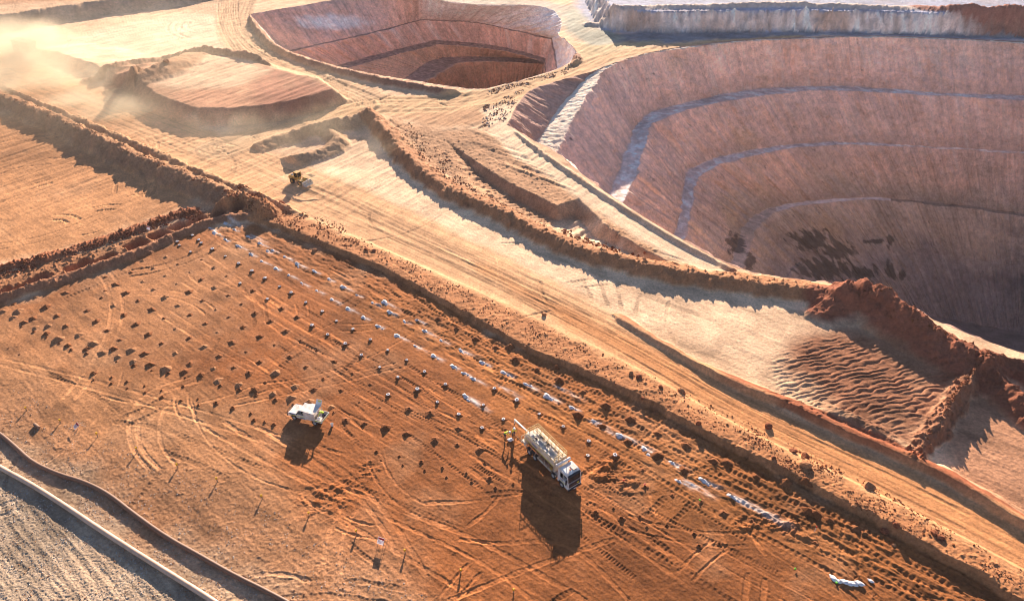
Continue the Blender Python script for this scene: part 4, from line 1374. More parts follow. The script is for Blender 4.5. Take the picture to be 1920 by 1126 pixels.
add_holes('b', 1000, 680, [(255, 50), (290, 195), (555, 330), (810, 490), (1085, 635), (1390, 795), (1710, 930), (500, 590), (775, 710), (1060, 885), (1390, 1040), (1385, 565)])
add_holes('w', 1060, 840, [(1205, 180), (1270, 370), (1545, 355), (1870, 550)])
add_holes('b', 1060, 840, [(1335, 250), (1670, 145), (1815, 165)])
add_holes('m', 1060, 840, [(870, 245), (650, 390), (895, 435), (1200, 530), (1775, 730), (1525, 600)])
add_holes('h', 1060, 840, [(245, 620), (340, 725), (540, 675), (630, 795), (835, 770), (915, 885), (1140, 865), (1445, 965), (1730, 1075), (1500, 1100)])
add_holes('b', 1340, 840, [(130, 165), (465, 325), (800, 385), (1010, 395), (1045, 705), (1590, 900), (1130, 740), (1285, 810)])
add_holes('m', 1340, 840, [(415, 810), (790, 950), (1125, 1065), (900, 620)])
add_holes('h', 1340, 840, [(50, 1075)])

rh = random.Random(21)
# the holes' smears of powder lie on the ground sheet, so they come before it is built
for (k, px, py) in HOLES:
    if k == 'w':
        smear(px + 4, py + 1, rh.uniform(1.2, 2.6), rh.uniform(.4, .6), rh.uniform(.45, .9))
        if rh.random() < .4:
            smear(px + 8, py + 3, rh.uniform(2.5, 4.5), rh.uniform(.3, .5), rh.uniform(.2, .4), rh.gauss(0, .08))
    elif k in 'mch':
        x0, y0 = at(px, py)
        w = window([x0], [y0], 1.6)
        r2 = ((X[w] - x0) ** 2 + (Y[w] - y0) ** 2)
        m = (np.exp(-r2 / (.75 if k != 'h' else .3)) * .45)[..., None]
        C[w] = C[w] * (1 - m) + np.array((0.33, 0.14, 0.055) if py > 690 else (.42, .22, .115)) * m
        Zm[w] *= 1 - .8 * np.exp(-r2 / .6)
for (px, py, L, wd, am) in [(1378, 930, 8, .7, .8), (1400, 945, 6, .5, .5), (1283, 900, 5, .6, .8), (430, 412, 6, .8, .6), (470, 440, 6, .8, .5), (1040, 722, 6, .5, .5), (1105, 788, 6, .5, .6), (1170, 815, 6, .45, .6), (880, 748, 4.5, .45, 1.1), (935, 722, 5, .5, .6)]:
    smear(px, py, L, wd, am)
make_ground()
make_pits()

# ------------------------------------------------------------------ place the mounds
ORD = ['first', 'second', 'third', 'fourth', 'fifth', 'sixth', 'seventh', 'eighth', 'ninth', 'tenth', 'eleventh', 'twelfth', 'thirteenth', 'fourteenth', 'fifteenth',
       'sixteenth', 'seventeenth', 'eighteenth', 'nineteenth', 'twentieth']


def ordinal(n):
    if n < 20:
        return ORD[n]
    tens = {2: 'twenty', 3: 'thirty', 4: 'forty', 5: 'fifty', 6: 'sixty', 7: 'seventy'}[(n + 1) // 10]
    return {2: 'twentieth', 3: 'thirtieth', 4: 'fortieth', 5: 'fiftieth', 6: 'sixtieth', 7: 'seventieth'}[(n + 1) // 10] if (n + 1) % 10 == 0 else tens + '-' + ORD[(n + 1) % 10 - 1]


seen = []
PL = []
for (k, px, py) in HOLES:
    if any(abs(px - a) < 4.5 and abs(py - b) < 4 for a, b in seen):
        continue
    seen.append((px, py))
    x, y = at(px, py)
    PL.append([k, float(x), float(y), px, py])

NAMES = {'m': ('blast_hole_mound', 'mound'), 'r': ('blast_hole_mound', 'mound'), 'c': ('cuttings_cone', 'mound'), 'h': ('open_blast_hole', 'blast hole'),
         'b': ('earth_heap', 'heap'), 'w': ('powder_heap', 'powder heap')}
GROUPS = {'m': 'low mounds of cuttings round the blast holes', 'r': 'blast hole mounds with white plastic collars', 'c': 'steep cones of cuttings beside blast holes',
          'h': 'small open blast holes', 'b': 'earth heaps along the windrow', 'w': 'heaps of white powder at charged holes'}
LOOK = {'m': 'low crumbly cuttings mound', 'r': 'mound with white plastic collar', 'c': 'steep cone of cuttings', 'h': 'small dark open blast hole',
        'b': 'rounded brown earth heap', 'w': 'white powder heap'}


def dist_seg_pts(x, y, pts):
    d, _, _, _ = poly_dist(np.array([x]), np.array([y]), pts)
    return float(d[0])


wind = W([(455, 403), (640, 488), (900, 618), (1200, 757), (1500, 915), (1800, 1072)])
# rows: cluster the distance from the windrow line
for p in PL:
    rel = np.array([p[1] - wind[0][0], p[2] - wind[0][1]])
    p.append(float(rel @ RD))       # along the rows
    p.append(float(rel @ RN))       # across the rows
side = 1 if sum(p[6] for p in PL) > 0 else -1
for k in 'mrchbw':
    L_ = [p for p in PL if p[0] == k]
    if k in 'ch':
        L_.sort(key=lambda p: p[3])
        for i, p in enumerate(L_):
            p.append((0, i, len(L_)))
        continue
    rows_ = {}
    for p in L_:                                   # the rows of the hole grid lie 3.34 m apart
        rows_.setdefault(max(0, round((p[6] * side - .85) / 3.34)), []).append(p)
    for ri, rw in rows_.items():
        rw.sort(key=lambda p: p[5])
        for i, p in enumerate(rw):
            p.append((ri, i, len(rw)))
rp_ = random.Random(5)
NEARWORD = {'m': 'low mounds', 'r': 'collared mounds', 'c': 'cones', 'h': 'open holes', 'b': 'heaps', 'w': 'powder heaps'}
for p in PL:
    k, x, y, px, py, al_, ac_, (ri, i, n) = p
    meshes = {'m': V_M, 'r': V_R, 'c': V_C, 'h': V_H, 'b': V_B, 'w': V_W}[k]
    if k == 'm':
        idx = rp_.choice([0, 3, 2, 5]) if (px < 420 and py < 720) else rp_.choice([1, 4, 2, 5])
        me = V_M[idx]
    elif k == 'c':
        me = V_C[rp_.choice([0, 1, 2])] if px < 640 else V_C[rp_.choice([1, 3])]
    else:
        me = rp_.choice(meshes)
    nm, cat = NAMES[k]
    o = bpy.data.objects.new(nm, me)
    COL.objects.link(o)
    s = rp_.uniform(.62, 1.3) if k in 'mh' else rp_.uniform(.78, 1.22)
    if k == 'c' and py > 820:
        s *= .85
    o.location = (x, y, gz(x, y) - .04)
    o.scale = (s, s * rp_.uniform(.9, 1.1), s * rp_.uniform(.85, 1.25))
    o.rotation_euler = (0, 0, (math.atan2(RD[1], RD[0]) + rp_.gauss(0, .2)) if k == 'w' else rp_.uniform(0, 6.28))
    if k == 'c':
        lab = f"steep cone of cuttings, {ordinal(i)} from the left among the cones edging the grid"
    elif k == 'h':
        lab = f"small dark open blast hole, {ordinal(i)} from the left among the small holes"
    else:
        lab = f"{LOOK[k]}, {ordinal(i)} such from far end of {ordinal(ri)} row from windrow"
    tag(o, lab, cat, GROUPS[k])
    if k == 'r':
        c = bpy.data.objects.new('collar', rp_.choice(V_COL))
        COL.objects.link(c)
        c.parent = o
    if k == 'w' and rp_.random() < .8:
        # the second, smaller lump of the same spill
        c = bpy.data.objects.new('powder_lump', rp_.choice(V_W))
        COL.objects.link(c)
        c.parent = o
        c.location = (rp_.uniform(.55, .95), rp_.uniform(-.25, .05), -.03)
        c.scale = (rp_.uniform(.5, .8), .7, rp_.uniform(.4, .7))

# ------------------------------------------------------------------ loose rock
def rock_mesh(name, seed, mat, sub=2, flat=.75):
    r_ = np.random.default_rng(seed)
    bm = bmesh.new()
    bmesh.ops.create_icosphere(bm, subdivisions=sub, radius=1)
    pl = [Vector(r_.normal(size=3)).normalized() for _ in range(7)]
    of = r_.uniform(.55, .9, 7)
    for v in bm.verts:
        for q, d in zip(pl, of):
            e = v.co.dot(q) - d
            if e > 0:
                v.co -= q * e
        v.co *= 1 + r_.normal(0, .03)
        v.co.z *= flat
    me = bpy.data.meshes.new(name)
    bm.to_mesh(me)
    bm.free()
    me.materials.append(mat)
    return me


ROCKS = [rock_mesh('boulder', 300 + k, M[('rock', 'rock_pale', 'rock')[k % 3]]) for k in range(6)]
BOULD = [(1440, 800, .55, 'dark red boulder on the rubble strip, tallest of the line above the truck'), (1278, 735, .62, 'square dark boulder standing at the rubble strip beside the road'), (1198, 711, .6, 'dark boulder at the end of a clod line below the road'),
         (1238, 730, .45, 'narrow upright boulder between the clods and the road'), (1183, 706, .45, 'squat dark boulder inside the clod line below the road'), (1204, 753, .3, 'pale loose boulder lying in the windrow shade above white powder'),
         (1308, 802, .45, 'pale boulder on the shaded windrow face above the brown heaps'), (1508, 881, .75, 'long dark slab boulder on the rubble strip edge by the windrow'), (1486, 848, .6, 'dark boulder pair beside the road, upper one'),
         (1510, 857, .6, 'dark boulder pair beside the road, lower one'), (1628, 915, .8, 'broad clump boulder at the road edge below the ripple field'), (1658, 995, .5, 'long pale boulder in the windrow shade at lower right'),
         (1676, 994, .38, 'round pale boulder beside the long one in the windrow shade'), (1596, 956, .32, 'small pale boulder on the shaded windrow near the red post'), (1748, 1008, .5, 'dark block on the rubble strip, upper of two touching blocks'),
         (1758, 1016, .5, 'dark block on the rubble strip, lower of two touching blocks'), (1675, 1022, .3, 'small pale boulder at the foot of the windrow beside crawler marks'), (528, 382, .7, 'pale boulder on the berm where the two ridges meet'),
         (460, 352, .6, 'pale boulder at the top of the ridge junction'), (590, 470, .5, 'dark boulder pair on rubble near the far windrow end'), (702, 475, .5, 'dark clod boulder standing beside the pale road shoulder'), (687, 473, .45, 'smaller dark clod boulder beside the pale road shoulder'),
         (1020, 590, .45, 'dark brown clod on the rubble strip near a shaded ramp'), (322, 153, .9, 'pale boulder lying on the raised pad below its inner bank'), (1448, 867, .35, 'small brown boulder on the crest of the windrow'), (985, 655, .3, 'brown boulder at the crest of the windrow, middle of the strip')]
for n_, (px, py, s, lab) in enumerate(BOULD):
    x, y = at(px, py)
    o = bpy.data.objects.new('boulder', ROCKS[n_ % 6])
    COL.objects.link(o)
    o.location = (x, y, gz(x, y) + s * .25)
    o.scale = (s, s * rp_.uniform(.7, 1.1), s * rp_.uniform(.8, 1.2))
    o.rotation_euler = (rp_.uniform(-.3, .3), rp_.uniform(-.3, .3), rp_.uniform(0, 6.3))
    tag(o, lab, 'boulder', 'boulders on the rubble and windrows')


def rubble(name, regions, mats, seed, label):
    """uncountable stones scattered over the given strips, one object"""
    r_ = np.random.default_rng(seed)
    base = rock_mesh('stone', seed, mats[0], 1)
    bv = np.zeros(len(base.vertices) * 3)
    base.vertices.foreach_get('co', bv)
    bv = bv.reshape(-1, 3)
    bf = np.array([list(p.vertices) for p in base.polygons])
    bpy.data.meshes.remove(base)
    av, af, mi, off = [], [], [], 0
    for poly, n, s0, s1 in regions:
        pw = np.array(W(poly))
        lo_, hi_ = pw.min(0), pw.max(0)
        got = 0
        while got < n:
            q = r_.uniform(lo_, hi_, (n * 4, 2))
            q = q[inside(q[:, 0], q[:, 1], [tuple(t) for t in pw])]
            keep = perlin(q[:, 0] / 3, q[:, 1] / 3, seed) + .4 * r_.uniform(-1, 1, len(q)) > .05
            q = q[keep][:n - got]
            if not len(q):
                continue
            got += len(q)
            h = gheight(q[:, 0], q[:, 1])
            for (x, y), z in zip(q, h):
                s = s0 + (s1 - s0) * r_.power(.45) if r_.random() < .5 else s0 * r_.uniform(.8, 1.5)
                a = r_.uniform(0, 6.28)
                ca, sa = math.cos(a), math.sin(a)
                sc = s * r_.uniform(.7, 1.2, 3)
                v = bv * sc
                v = np.stack([v[:, 0] * ca - v[:, 1] * sa + x, v[:, 0] * sa + v[:, 1] * ca + y, v[:, 2] + z + s * .15], 1)
                av.append(v)
                af.append(bf + off)
                mi.append(np.full(len(bf), r_.integers(0, len(mats))))
                off += len(v)
    me = bpy.data.meshes.new(name)
    me.from_pydata(np.concatenate(av).tolist(), [], np.concatenate(af).tolist())
    for m_ in mats:
        me.materials.append(m_)
    me.polygons.foreach_set('material_index', np.concatenate(mi).astype(np.int32))
    o = bpy.data.objects.new(name, me)
    COL.objects.link(o)
    return tag(o, label, 'rubble', None, 'stuff')


rubble('rubble', [([(440, 380), (520, 380), (640, 420), (700, 480), (600, 462), (460, 400)], 1100, .08, .28),
                  ([(640, 430), (900, 555), (1170, 680), (1420, 800), (1600, 905), (1560, 935), (1400, 855), (1200, 748), (900, 610), (680, 500)], 2200, .05, .19),
                  ([(1420, 800), (1650, 915), (1940, 1090), (1960, 1126), (1850, 1090), (1560, 935), (1380, 840)], 1300, .05, .17),
                  ([(420, 375), (470, 350), (500, 385), (470, 398), (430, 392)], 260, .15, .5)],
       [M['rock'], M['rock_pale'], M['soil']], 401, 'broken red rubble scattered between the windrow and the haul road')
rubble('rubble', [([(730, 240), (790, 300), (830, 340), (960, 395), (1060, 445), (1040, 430), (900, 350), (840, 290), (760, 225)], 700, .1, .32),
                  ([(1040, 405), (1120, 430), (1220, 475), (1250, 495), (1150, 470), (1060, 430)], 90, .3, .6)],
       [M['rock'], M['rock_pale'], M['soil_brown']], 402, 'loose brown rocks behind the long curved berm beside the pale pad')
rubble('rubble', [([(905, 200), (985, 165), (945, 230), (905, 240)], 420, .12, .34), ([(905, 172), (975, 152), (1057, 131), (1086, 108), (1090, 114), (1060, 140), (980, 160), (910, 180)], 420, .12, .36)],
       [M['grey'], M['soil_brown'], M['rock_pale']], 403, 'grey broken stone dumped beside the upper pit rim and ramp')
rubble('rubble', [([(0, 180), (100, 220), (240, 287), (400, 352), (440, 378), (400, 370), (240, 305), (100, 236), (0, 195)], 900, .08, .28), ([(0, 158), (160, 226), (300, 286), (450, 350), (450, 358), (300, 294), (160, 234), (0, 166)], 350, .08, .25)],
       [M['soil_brown'], M['rock_pale'], M['rock']], 406, 'brown stones strewn over the two banks left of the haul road')
rubble('rubble', [([(1560, 550), (1610, 525), (1690, 575), (1850, 668), (1840, 690), (1740, 650), (1620, 600)], 900, .06, .24), ([(1850, 672), (1800, 737), (1722, 852), (1712, 850), (1790, 735), (1840, 672)], 350, .08, .26)],
       [M['rock'], M['rock'], M['soil']], 407, 'dark red stones over the big mound and the low ridge below it')
rubble('rubble', [([(-20, 505), (110, 478), (200, 452), (300, 412), (390, 390), (380, 405), (280, 432), (180, 465), (100, 492), (-20, 525)], 1300, .10, .34)],
       [M['rock'], M['soil'], M['rock']], 404, 'dark red clods heaped behind the row of square sumps')
rubble('gravel', [([(-40, 870), (120, 945), (420, 1126), (560, 1160), (300, 1160), (-40, 1160)], 2600, .04, .10), ([(0, 800), (300, 960), (560, 1110), (640, 1126), (640, 1160), (380, 1126), (150, 960), (0, 880)], 1500, .04, .10),
                  ([(0, 720), (250, 830), (520, 960), (820, 1126), (640, 1126), (300, 960), (0, 800)], 1200, .04, .10)],
       [M['shadegrey'], M['soil_tan'], M['grey']], 405, 'grey and tan gravel along the two pipes at the lower corner')

# ------------------------------------------------------------------ pipes
def pipe(px_pts, rad, mat, label, name='pipeline', joint=6.0):
    pts = chaikin(W(px_pts, rad), 3)
    pts = resamp(pts, 260)
    z = gheight(pts[:, 0], pts[:, 1])
    k = np.ones(15) / 15
    z = np.convolve(np.pad(z, 7, 'edge'), k, 'valid') + rad * .95
    bm = bmesh.new()
    n = 12
    rings = []
    for i in range(len(pts)):
        d = pts[min(i + 1, len(pts) - 1)] - pts[max(i - 1, 0)]
        d = d / np.hypot(*d)
        nx_, ny_ = -d[1], d[0]
        rings.append([bm.verts.new((pts[i, 0] + nx_ * rad * math.cos(a), pts[i, 1] + ny_ * rad * math.cos(a), z[i] + rad * math.sin(a))) for a in [2 * math.pi * q / n for q in range(n)]])
    for i in range(len(rings) - 1):
        for q in range(n):
            bm.faces.new((rings[i][q], rings[i][(q + 1) % n], rings[i + 1][(q + 1) % n], rings[i + 1][q]))
    bmesh.ops.recalc_face_normals(bm, faces=bm.faces)
    me = bpy.data.meshes.new(name)
    bm.to_mesh(me)
    bm.free()
    me.polygons.foreach_set('use_smooth', [True] * len(me.polygons))
    me.materials.append(mat)
    o = bpy.data.objects.new(name, me)
    COL.objects.link(o)
    return tag(o, label, 'pipe', 'pipes along the gravel edge')


pipe([(-120, 800), (-40, 850), (0, 876), (60, 908), (120, 946), (200, 1000), (300, 1063), (395, 1122), (480, 1180), (600, 1265)], .29, M['pipe_pale'], 'thick pale pinkish pipe running straight across the grey gravel')
pipe([(-100, 760), (-40, 790), (0, 812), (30, 838), (60, 866), (110, 889), (160, 903), (205, 926), (250, 962), (310, 1005), (380, 1044), (440, 1078), (510, 1112), (600, 1162), (720, 1230)], .24, M['pipe_dark'], 'dark dusty pipe that winds in loose curves beside the red ground')

# ------------------------------------------------------------------ pegs, signs, small things
PEGS = [(113.7, 792), (183.5, 818), (258, 845.5), (334, 876), (408, 902), (492, 934), (580, 965.5), (669, 1000), (760, 1036), (864, 1073), (963, 1110), (50, 769)]
PEGS.sort()
g = thing('survey_peg', (0, 0, 0))
MB().box((0, 0, .24), (.10, .09, .55)).build('stake', M['wood'], g)
MB().box((0, 0, .56), (.21, .2, .26), bev=.03).build('flag_tape', M['pegyellow'], g)
lbl = ['above the head of the winding dark pipe', 'just left of the narrow plank heap', 'just right of the fallen sign', '', '', '', '', '', '', '', '', '']
for i, (px, py) in enumerate(PEGS):
    x, y = at(px, py)
    if i == 0:
        o = g
    else:
        o = g.copy()
        COL.objects.link(o)
        for ch in g.children:
            c = ch.copy()
            COL.objects.link(c)
            c.parent = o
    o.location = (x, y, gz(x, y))
    o.rotation_euler = (rp_.uniform(-.08, .08), rp_.uniform(-.08, .08), rp_.uniform(0, 3))
    o.scale = (1, 1, rp_.uniform(.9, 1.1))
    tag(o, f"short peg with yellow tape, {ordinal(i)} from the left in the peg line above the pipes", 'peg', 'yellow topped pegs in a line')


def sign(px, py, w_, h_, tilt, rz, label, lean=0.0):
    x, y = at(px, py)
    g = thing('warning_sign', (x, y, gz(x, y)), rz, label, 'sign', 'warning signs on the mine floor')
    z0 = .38
    dy, dz = math.sin(tilt) * h_, math.cos(tilt) * h_

    def pt(u, v, o=0.0):
        return (u, v * dy - o * math.cos(tilt), z0 + v * dz + o * math.sin(tilt))
    b = MB()
    b.quad([pt(-w_ / 2, 0), pt(w_ / 2, 0), pt(w_ / 2, 1), pt(-w_ / 2, 1)], .03)
    board = b.build('board', M['signwhite'], g)
    b = MB()
    b.quad([pt(-w_ / 2 + .05, .66, .02), pt(w_ / 2 - .05, .66, .02), pt(w_ / 2 - .05, .94, .02), pt(-w_ / 2 + .05, .94, .02)], .012)
    b.build('red_band', M['signred'], board)
    b = MB()
    for q, ww in ((.52, .8), (.40, .66), (.28, .74), (.15, .5)):
        b.quad([pt(-w_ * ww / 2, q, .02), pt(w_ * ww / 2, q, .02), pt(w_ * ww / 2, q + .055, .02), pt(-w_ * ww / 2, q + .055, .02)], .012)
    b.build('text_lines', M['bluetape'], board)
    for s in (-1, 1):
        b = MB()
        b.bar((s * w_ * .42, .02, 0), (s * w_ * .42, dy + .03, z0 + dz), .025)
        b.bar((s * w_ * .42, dy + .03, z0 + dz), (s * w_ * .42, dy + .55, 0), .025)
        b.build('leg', M['grey'], g)
    return g


sign(713, 1024, .78, .75, R(38), R(-22), 'white warning sign with a red band on splayed legs in the open')
sign(141, 806, .75, .70, R(60), R(-40), 'pinkish white sign tipped nearly flat on the open dirt above the winding pipe')
sign(279, 434, .8, .6, R(30), R(-25), 'small white sign beside the row of square sumps')
x, y = at(70, 800)
o = MB().bar((-.55, 0, .18), (.55, 0, .18), .2, 14).build('short_log', M['rust'])
o.location = (x, y, gz(x, y))
o.rotation_euler = (0, 0, -.6)
tag(o, 'short dark log lying alone above the winding pipe', 'log')
# bucket by the ute
x, y = at(623, 798)
g = thing('bucket', (x, y, gz(x, y)), 0, 'small white bucket on the ground behind the white ute', 'bucket')
MB().lathe([(.0, .02), (.15, .02), (.19, .42), (.17, .42), (.135, .05), (.0, .05)], axis='z', n=16).build('pail', M['collar'], g)
MB().bar((-.19, 0, .4), (0, 0, .58), .01).bar((0, 0, .58), (.19, 0, .4), .01).build('handle', M['grey'], g)
# red tipped post
x, y = at(1527, 996)
g = thing('marker_post', (x, y, gz(x, y)), 0, 'thin white post with a red tip beside the brown heaps', 'post')
MB().bar((0, 0, 0), (.03, 0, .75), .025).build('shaft', M['collar'], g)
MB().bar((.03, 0, .75), (.035, 0, .95), .05).build('red_tip', M['red'], g)
# bags in a line
b0 = None
for i, (cx, cy) in enumerate([(20, 878), (75, 905), (140, 918), (190, 932), (245, 938), (305, 938), (435, 903)]):
    px, py = 1560 + cx / S_, 938 + cy / S_
    x, y = at(px, py)
    if b0 is None:
        bm_ = MB()
        bm_.ball((0, 0, .1), (.48, .26, .13), 3)
        for v in bm_.bm.verts:
            v.co.x *= 1 + .12 * math.sin(v.co.y * 20 + v.co.z * 9)
            v.co.z += .035 * math.sin(v.co.x * 11) * math.cos(v.co.y * 14)
        o = bm_.build('plastic_bag', M['collar'], smooth=True)
        b0 = o
    else:
        o = b0.copy()
        COL.objects.link(o)
    o.location = (x, y, gz(x, y))
    o.rotation_euler = (0, 0, math.atan2(RD[1], RD[0]) + rp_.uniform(-.4, .4))
    sc_ = .7 if i == 6 else rp_.uniform(.85, 1.15)
    o.scale = (sc_, sc_, sc_)
    tag(o, 'white bag lying alone past the end of the bag line' if i == 6 else f"white flattened bag, {ordinal(i)} from the left in the line of bags", 'bag', 'white bags left in a line')
for i, (px, py, mt, lab) in enumerate([(1490, 1067, 'green', 'lime green cap on the dirt above the white bags'), (1567.5, 1093, 'green', 'lime green cap just below the white bag line'), (1169, 901, 'red', 'red plug on the mound ahead of the truck, upper one'),
                                       (1209, 910, 'red', 'red plug on the mound ahead of the truck, lower one'), (1312, 939, 'green', 'lime green cap on rough dirt left of a powder heap')]):
    x, y = at(px, py)
    o = MB().lathe([(0, .0), (.10, .0), (.11, .09), (.07, .14), (.0, .15)], axis='z', n=12).build('hole_plug', M[mt])
    o.location = (x, y, gz(x, y) + .15)
    o.rotation_euler = (.4, .3, i)
    tag(o, lab, 'plug', 'coloured hole plugs')
# ------------------------------------------------------------------ people
def make_person(label, loc, rz, J, shirt='hiviz', helmet='helmet', group='mine workers in hi-vis shirts'):
    """J: joint name -> local point; one skinned body, clothes as materials, helmet and vest tape as children"""
    g = thing('person', loc, rz, label, 'person', group)
    V_, E_, Rd, nm = [], [], [], []

    def v(p, r, n):
        V_.append(tuple(p)); Rd.append(r); nm.append(n)
        return len(V_) - 1

    def chain(a, pts):
        for (p, r, n) in pts:
            b = v(p, r, n)
            E_.append((a, b))
            a = b
        return a
    pel = v(J['pelvis'], .135, 'pants')
    pv, ch, nk, hd = map(Vector, (J['pelvis'], J['chest'], J['neck'], J['head']))
    a = chain(pel, [(pv.lerp(ch, .5), .125, 'shirt'), (ch, .155, 'shirt')])
    n_ = chain(a, [(nk, .06, 'skin'), (nk.lerp(hd, .5), .075, 'skin'), (hd, .098, 'skin'), (hd + (hd - nk).normalized() * .09, .075, 'skin')])
    face = Vector(J.get('face', (1, 0, 0))).normalized()
    chain(n_ - 1, [(hd + face * .105 - Vector((0, 0, .02)), .02, 'skin')])          # nose
    for s in ('l', 'r'):
        sh, el, ha = Vector(J['sh_' + s]), Vector(J['el_' + s]), Vector(J['ha_' + s])
        k = chain(a, [(sh, .062, 'shirt'), (sh.lerp(el, .5), .052, 'shirt'), (el, .044, 'shirt'), (el.lerp(ha, .6), .038, 'shirt'), (ha, .032, 'skin')])
        d = (ha - el).normalized()
        up = Vector((0, 0, 1)) if abs(d.z) < .8 else Vector((1, 0, 0))
        sd = d.cross(up).normalized()
        cu = sd.cross(d).normalized()
        palm = chain(k, [(ha + d * .07, .036, 'skin')])
        for f, (o, L) in enumerate(((-.03, .075), (-.01, .085), (.01, .08), (.03, .06))):
            p0 = ha + d * .10 + sd * o
            chain(palm, [(p0, .011, 'skin'), (p0 + d * L * .5 - cu * .015, .0095, 'skin'), (p0 + d * L * .85 - cu * .045, .008, 'skin')])
        chain(k, [(ha + d * .04 + sd * .045, .012, 'skin'), (ha + d * .085 + sd * .065 - cu * .02, .010, 'skin')])
        hp, kn, ft = Vector(J['hip_' + s]), Vector(J['kn_' + s]), Vector(J['ft_' + s])
        toe = ft + Vector(J.get('toe', (.17, 0, -.03)))
        chain(pel, [(hp, .10, 'pants'), (hp.lerp(kn, .5), .085, 'pants'), (kn, .064, 'pants'), (kn.lerp(ft, .4), .06, 'pants'), (ft, .05, 'boot'), (toe, .042, 'boot')])
    me = bpy.data.meshes.new('body_skeleton')
    me.from_pydata(V_, E_, [])
    o = bpy.data.objects.new('body', me)
    COL.objects.link(o)
    o.modifiers.new('s', 'SKIN')
    for i, sv_ in enumerate(me.skin_vertices[0].data):
        sv_.radius = (Rd[i], Rd[i])
        sv_.use_root = i == pel
    ss = o.modifiers.new('u', 'SUBSURF')
    ss.levels = ss.render_levels = 1
    dg = bpy.context.evaluated_depsgraph_get()
    m2 = bpy.data.meshes.new_from_object(o.evaluated_get(dg))
    bpy.data.objects.remove(o)
    m2.name = 'body'
    names = ['shirt', 'pants', 'skin', 'boot']
    m2.materials.clear()
    for q in (M[shirt], M['navy'], M['skin'], M['boot']):
        m2.materials.append(q)
    # every face takes the cloth of the bone nearest to it
    ea = np.array([V_[e[0]] for e in E_]); eb = np.array([V_[e[1]] for e in E_]); en = [nm[e[1]] for e in E_]
    for p in m2.polygons:
        c = np.array(p.center)
        d = eb - ea
        t = np.clip(((c - ea) * d).sum(1) / ((d * d).sum(1) + 1e-9), 0, 1)
        q = np.linalg.norm(c - ea - d * t[:, None], axis=1)
        p.material_index = names.index(en[int(q.argmin())])
        p.use_smooth = True
    b = bpy.data.objects.new('body', m2)
    COL.objects.link(b)
    b.parent = g
    # helmet: dome with a brim, sitting on the head
    ax = (hd - nk).normalized()
    rot = ax.to_track_quat('Z', 'Y').to_matrix().to_4x4()
    hm = MB().lathe([(.0, .155), (.07, .145), (.115, .105), (.132, .05), (.135, .03), (.175, .022), (.17, .012), (.125, .01)], axis='z', n=18)
    h = hm.build('hard_hat', M[helmet], g, True)
    h.matrix_local = Matrix.Translation(hd + ax * .035) @ rot
    return g


def standing(bend=0.0, reach=None, spread=.13):
    """a figure facing +x; bend leans the trunk forward from the hips"""
    ca, sa = math.cos(bend), math.sin(bend)

    def tr(x, y, z):                      # rotate about the hip line
        return (x * ca + z * sa - .12 * sa, y, .93 + z * ca - x * sa)
    J = {'pelvis': (-.12 * sa, 0, .94), 'chest': tr(0, 0, .40), 'neck': tr(.02, 0, .58), 'head': tr(.06, 0, .74), 'face': (ca, 0, -sa)}
    for s, q in (('l', 1), ('r', -1)):
        J['sh_' + s] = tr(0, q * .2, .48)
        J['hip_' + s] = (-.12 * sa, q * .095, .88)
        J['kn_' + s] = (.05, q * spread, .49)
        J['ft_' + s] = (-.02, q * spread * 1.15, .07)
        J['el_' + s] = tr(.06, q * .26, .20)
        J['ha_' + s] = tr(.20, q * .22, -.02)
    if reach:
        for s in ('l', 'r'):
            if s in reach:
                J['el_' + s], J['ha_' + s] = reach[s]
    return J


def ground_pt(px, py):
    x, y = at(px, py)
    return float(x), float(y), gz(x, y)


# ------------------------------------------------------------------ wheels
def wheel(parent, c, r, w_, rim_mat='rim', name='wheel', fr=.58):
    t = MB().lathe([(r * fr, -w_ * .42), (r * .9, -w_ * .5), (r, -w_ * .36), (r, w_ * .36), (r * .9, w_ * .5), (r * fr, w_ * .42)], n=26).build('tyre', M['black'], None, True)
    root = bpy.data.objects.new(name, None)
    COL.objects.link(root)
    root.parent = parent
    root.location = c
    t.parent = root
    k = MB().lathe([(.0, -w_ * .30), (r * .22, -w_ * .34), (r * .26, -w_ * .22), (r * .5, -w_ * .16), (r * (fr + .02), -w_ * .42), (r * (fr + .02), w_ * .42), (r * .5, w_ * .16), (r * .26, w_ * .22), (r * .22, w_ * .34), (0, w_ * .30)], n=22)
    for q in range(8):
        a = q * math.pi / 4
        for s in (-1, 1):
            k.box((math.cos(a) * r * .36, s * w_ * .22, math.sin(a) * r * .36), (.05, .05, .05))
    k = k.build('rim', M[rim_mat], root)
    return root


# ------------------------------------------------------------------ the charging truck
fr_c, re_c = ground_pt(1053.5, 912), ground_pt(993.5, 851)       # right front and right rear wheel contacts
hd_ = math.atan2(fr_c[1] - re_c[1], fr_c[0] - re_c[0])
TS = math.hypot(fr_c[1] - re_c[1], fr_c[0] - re_c[0]) / 7.55
print('TRUCK SCALE', TS)
ex, ey = math.cos(hd_), math.sin(hd_)
TW = 1.08
TS_ = TS
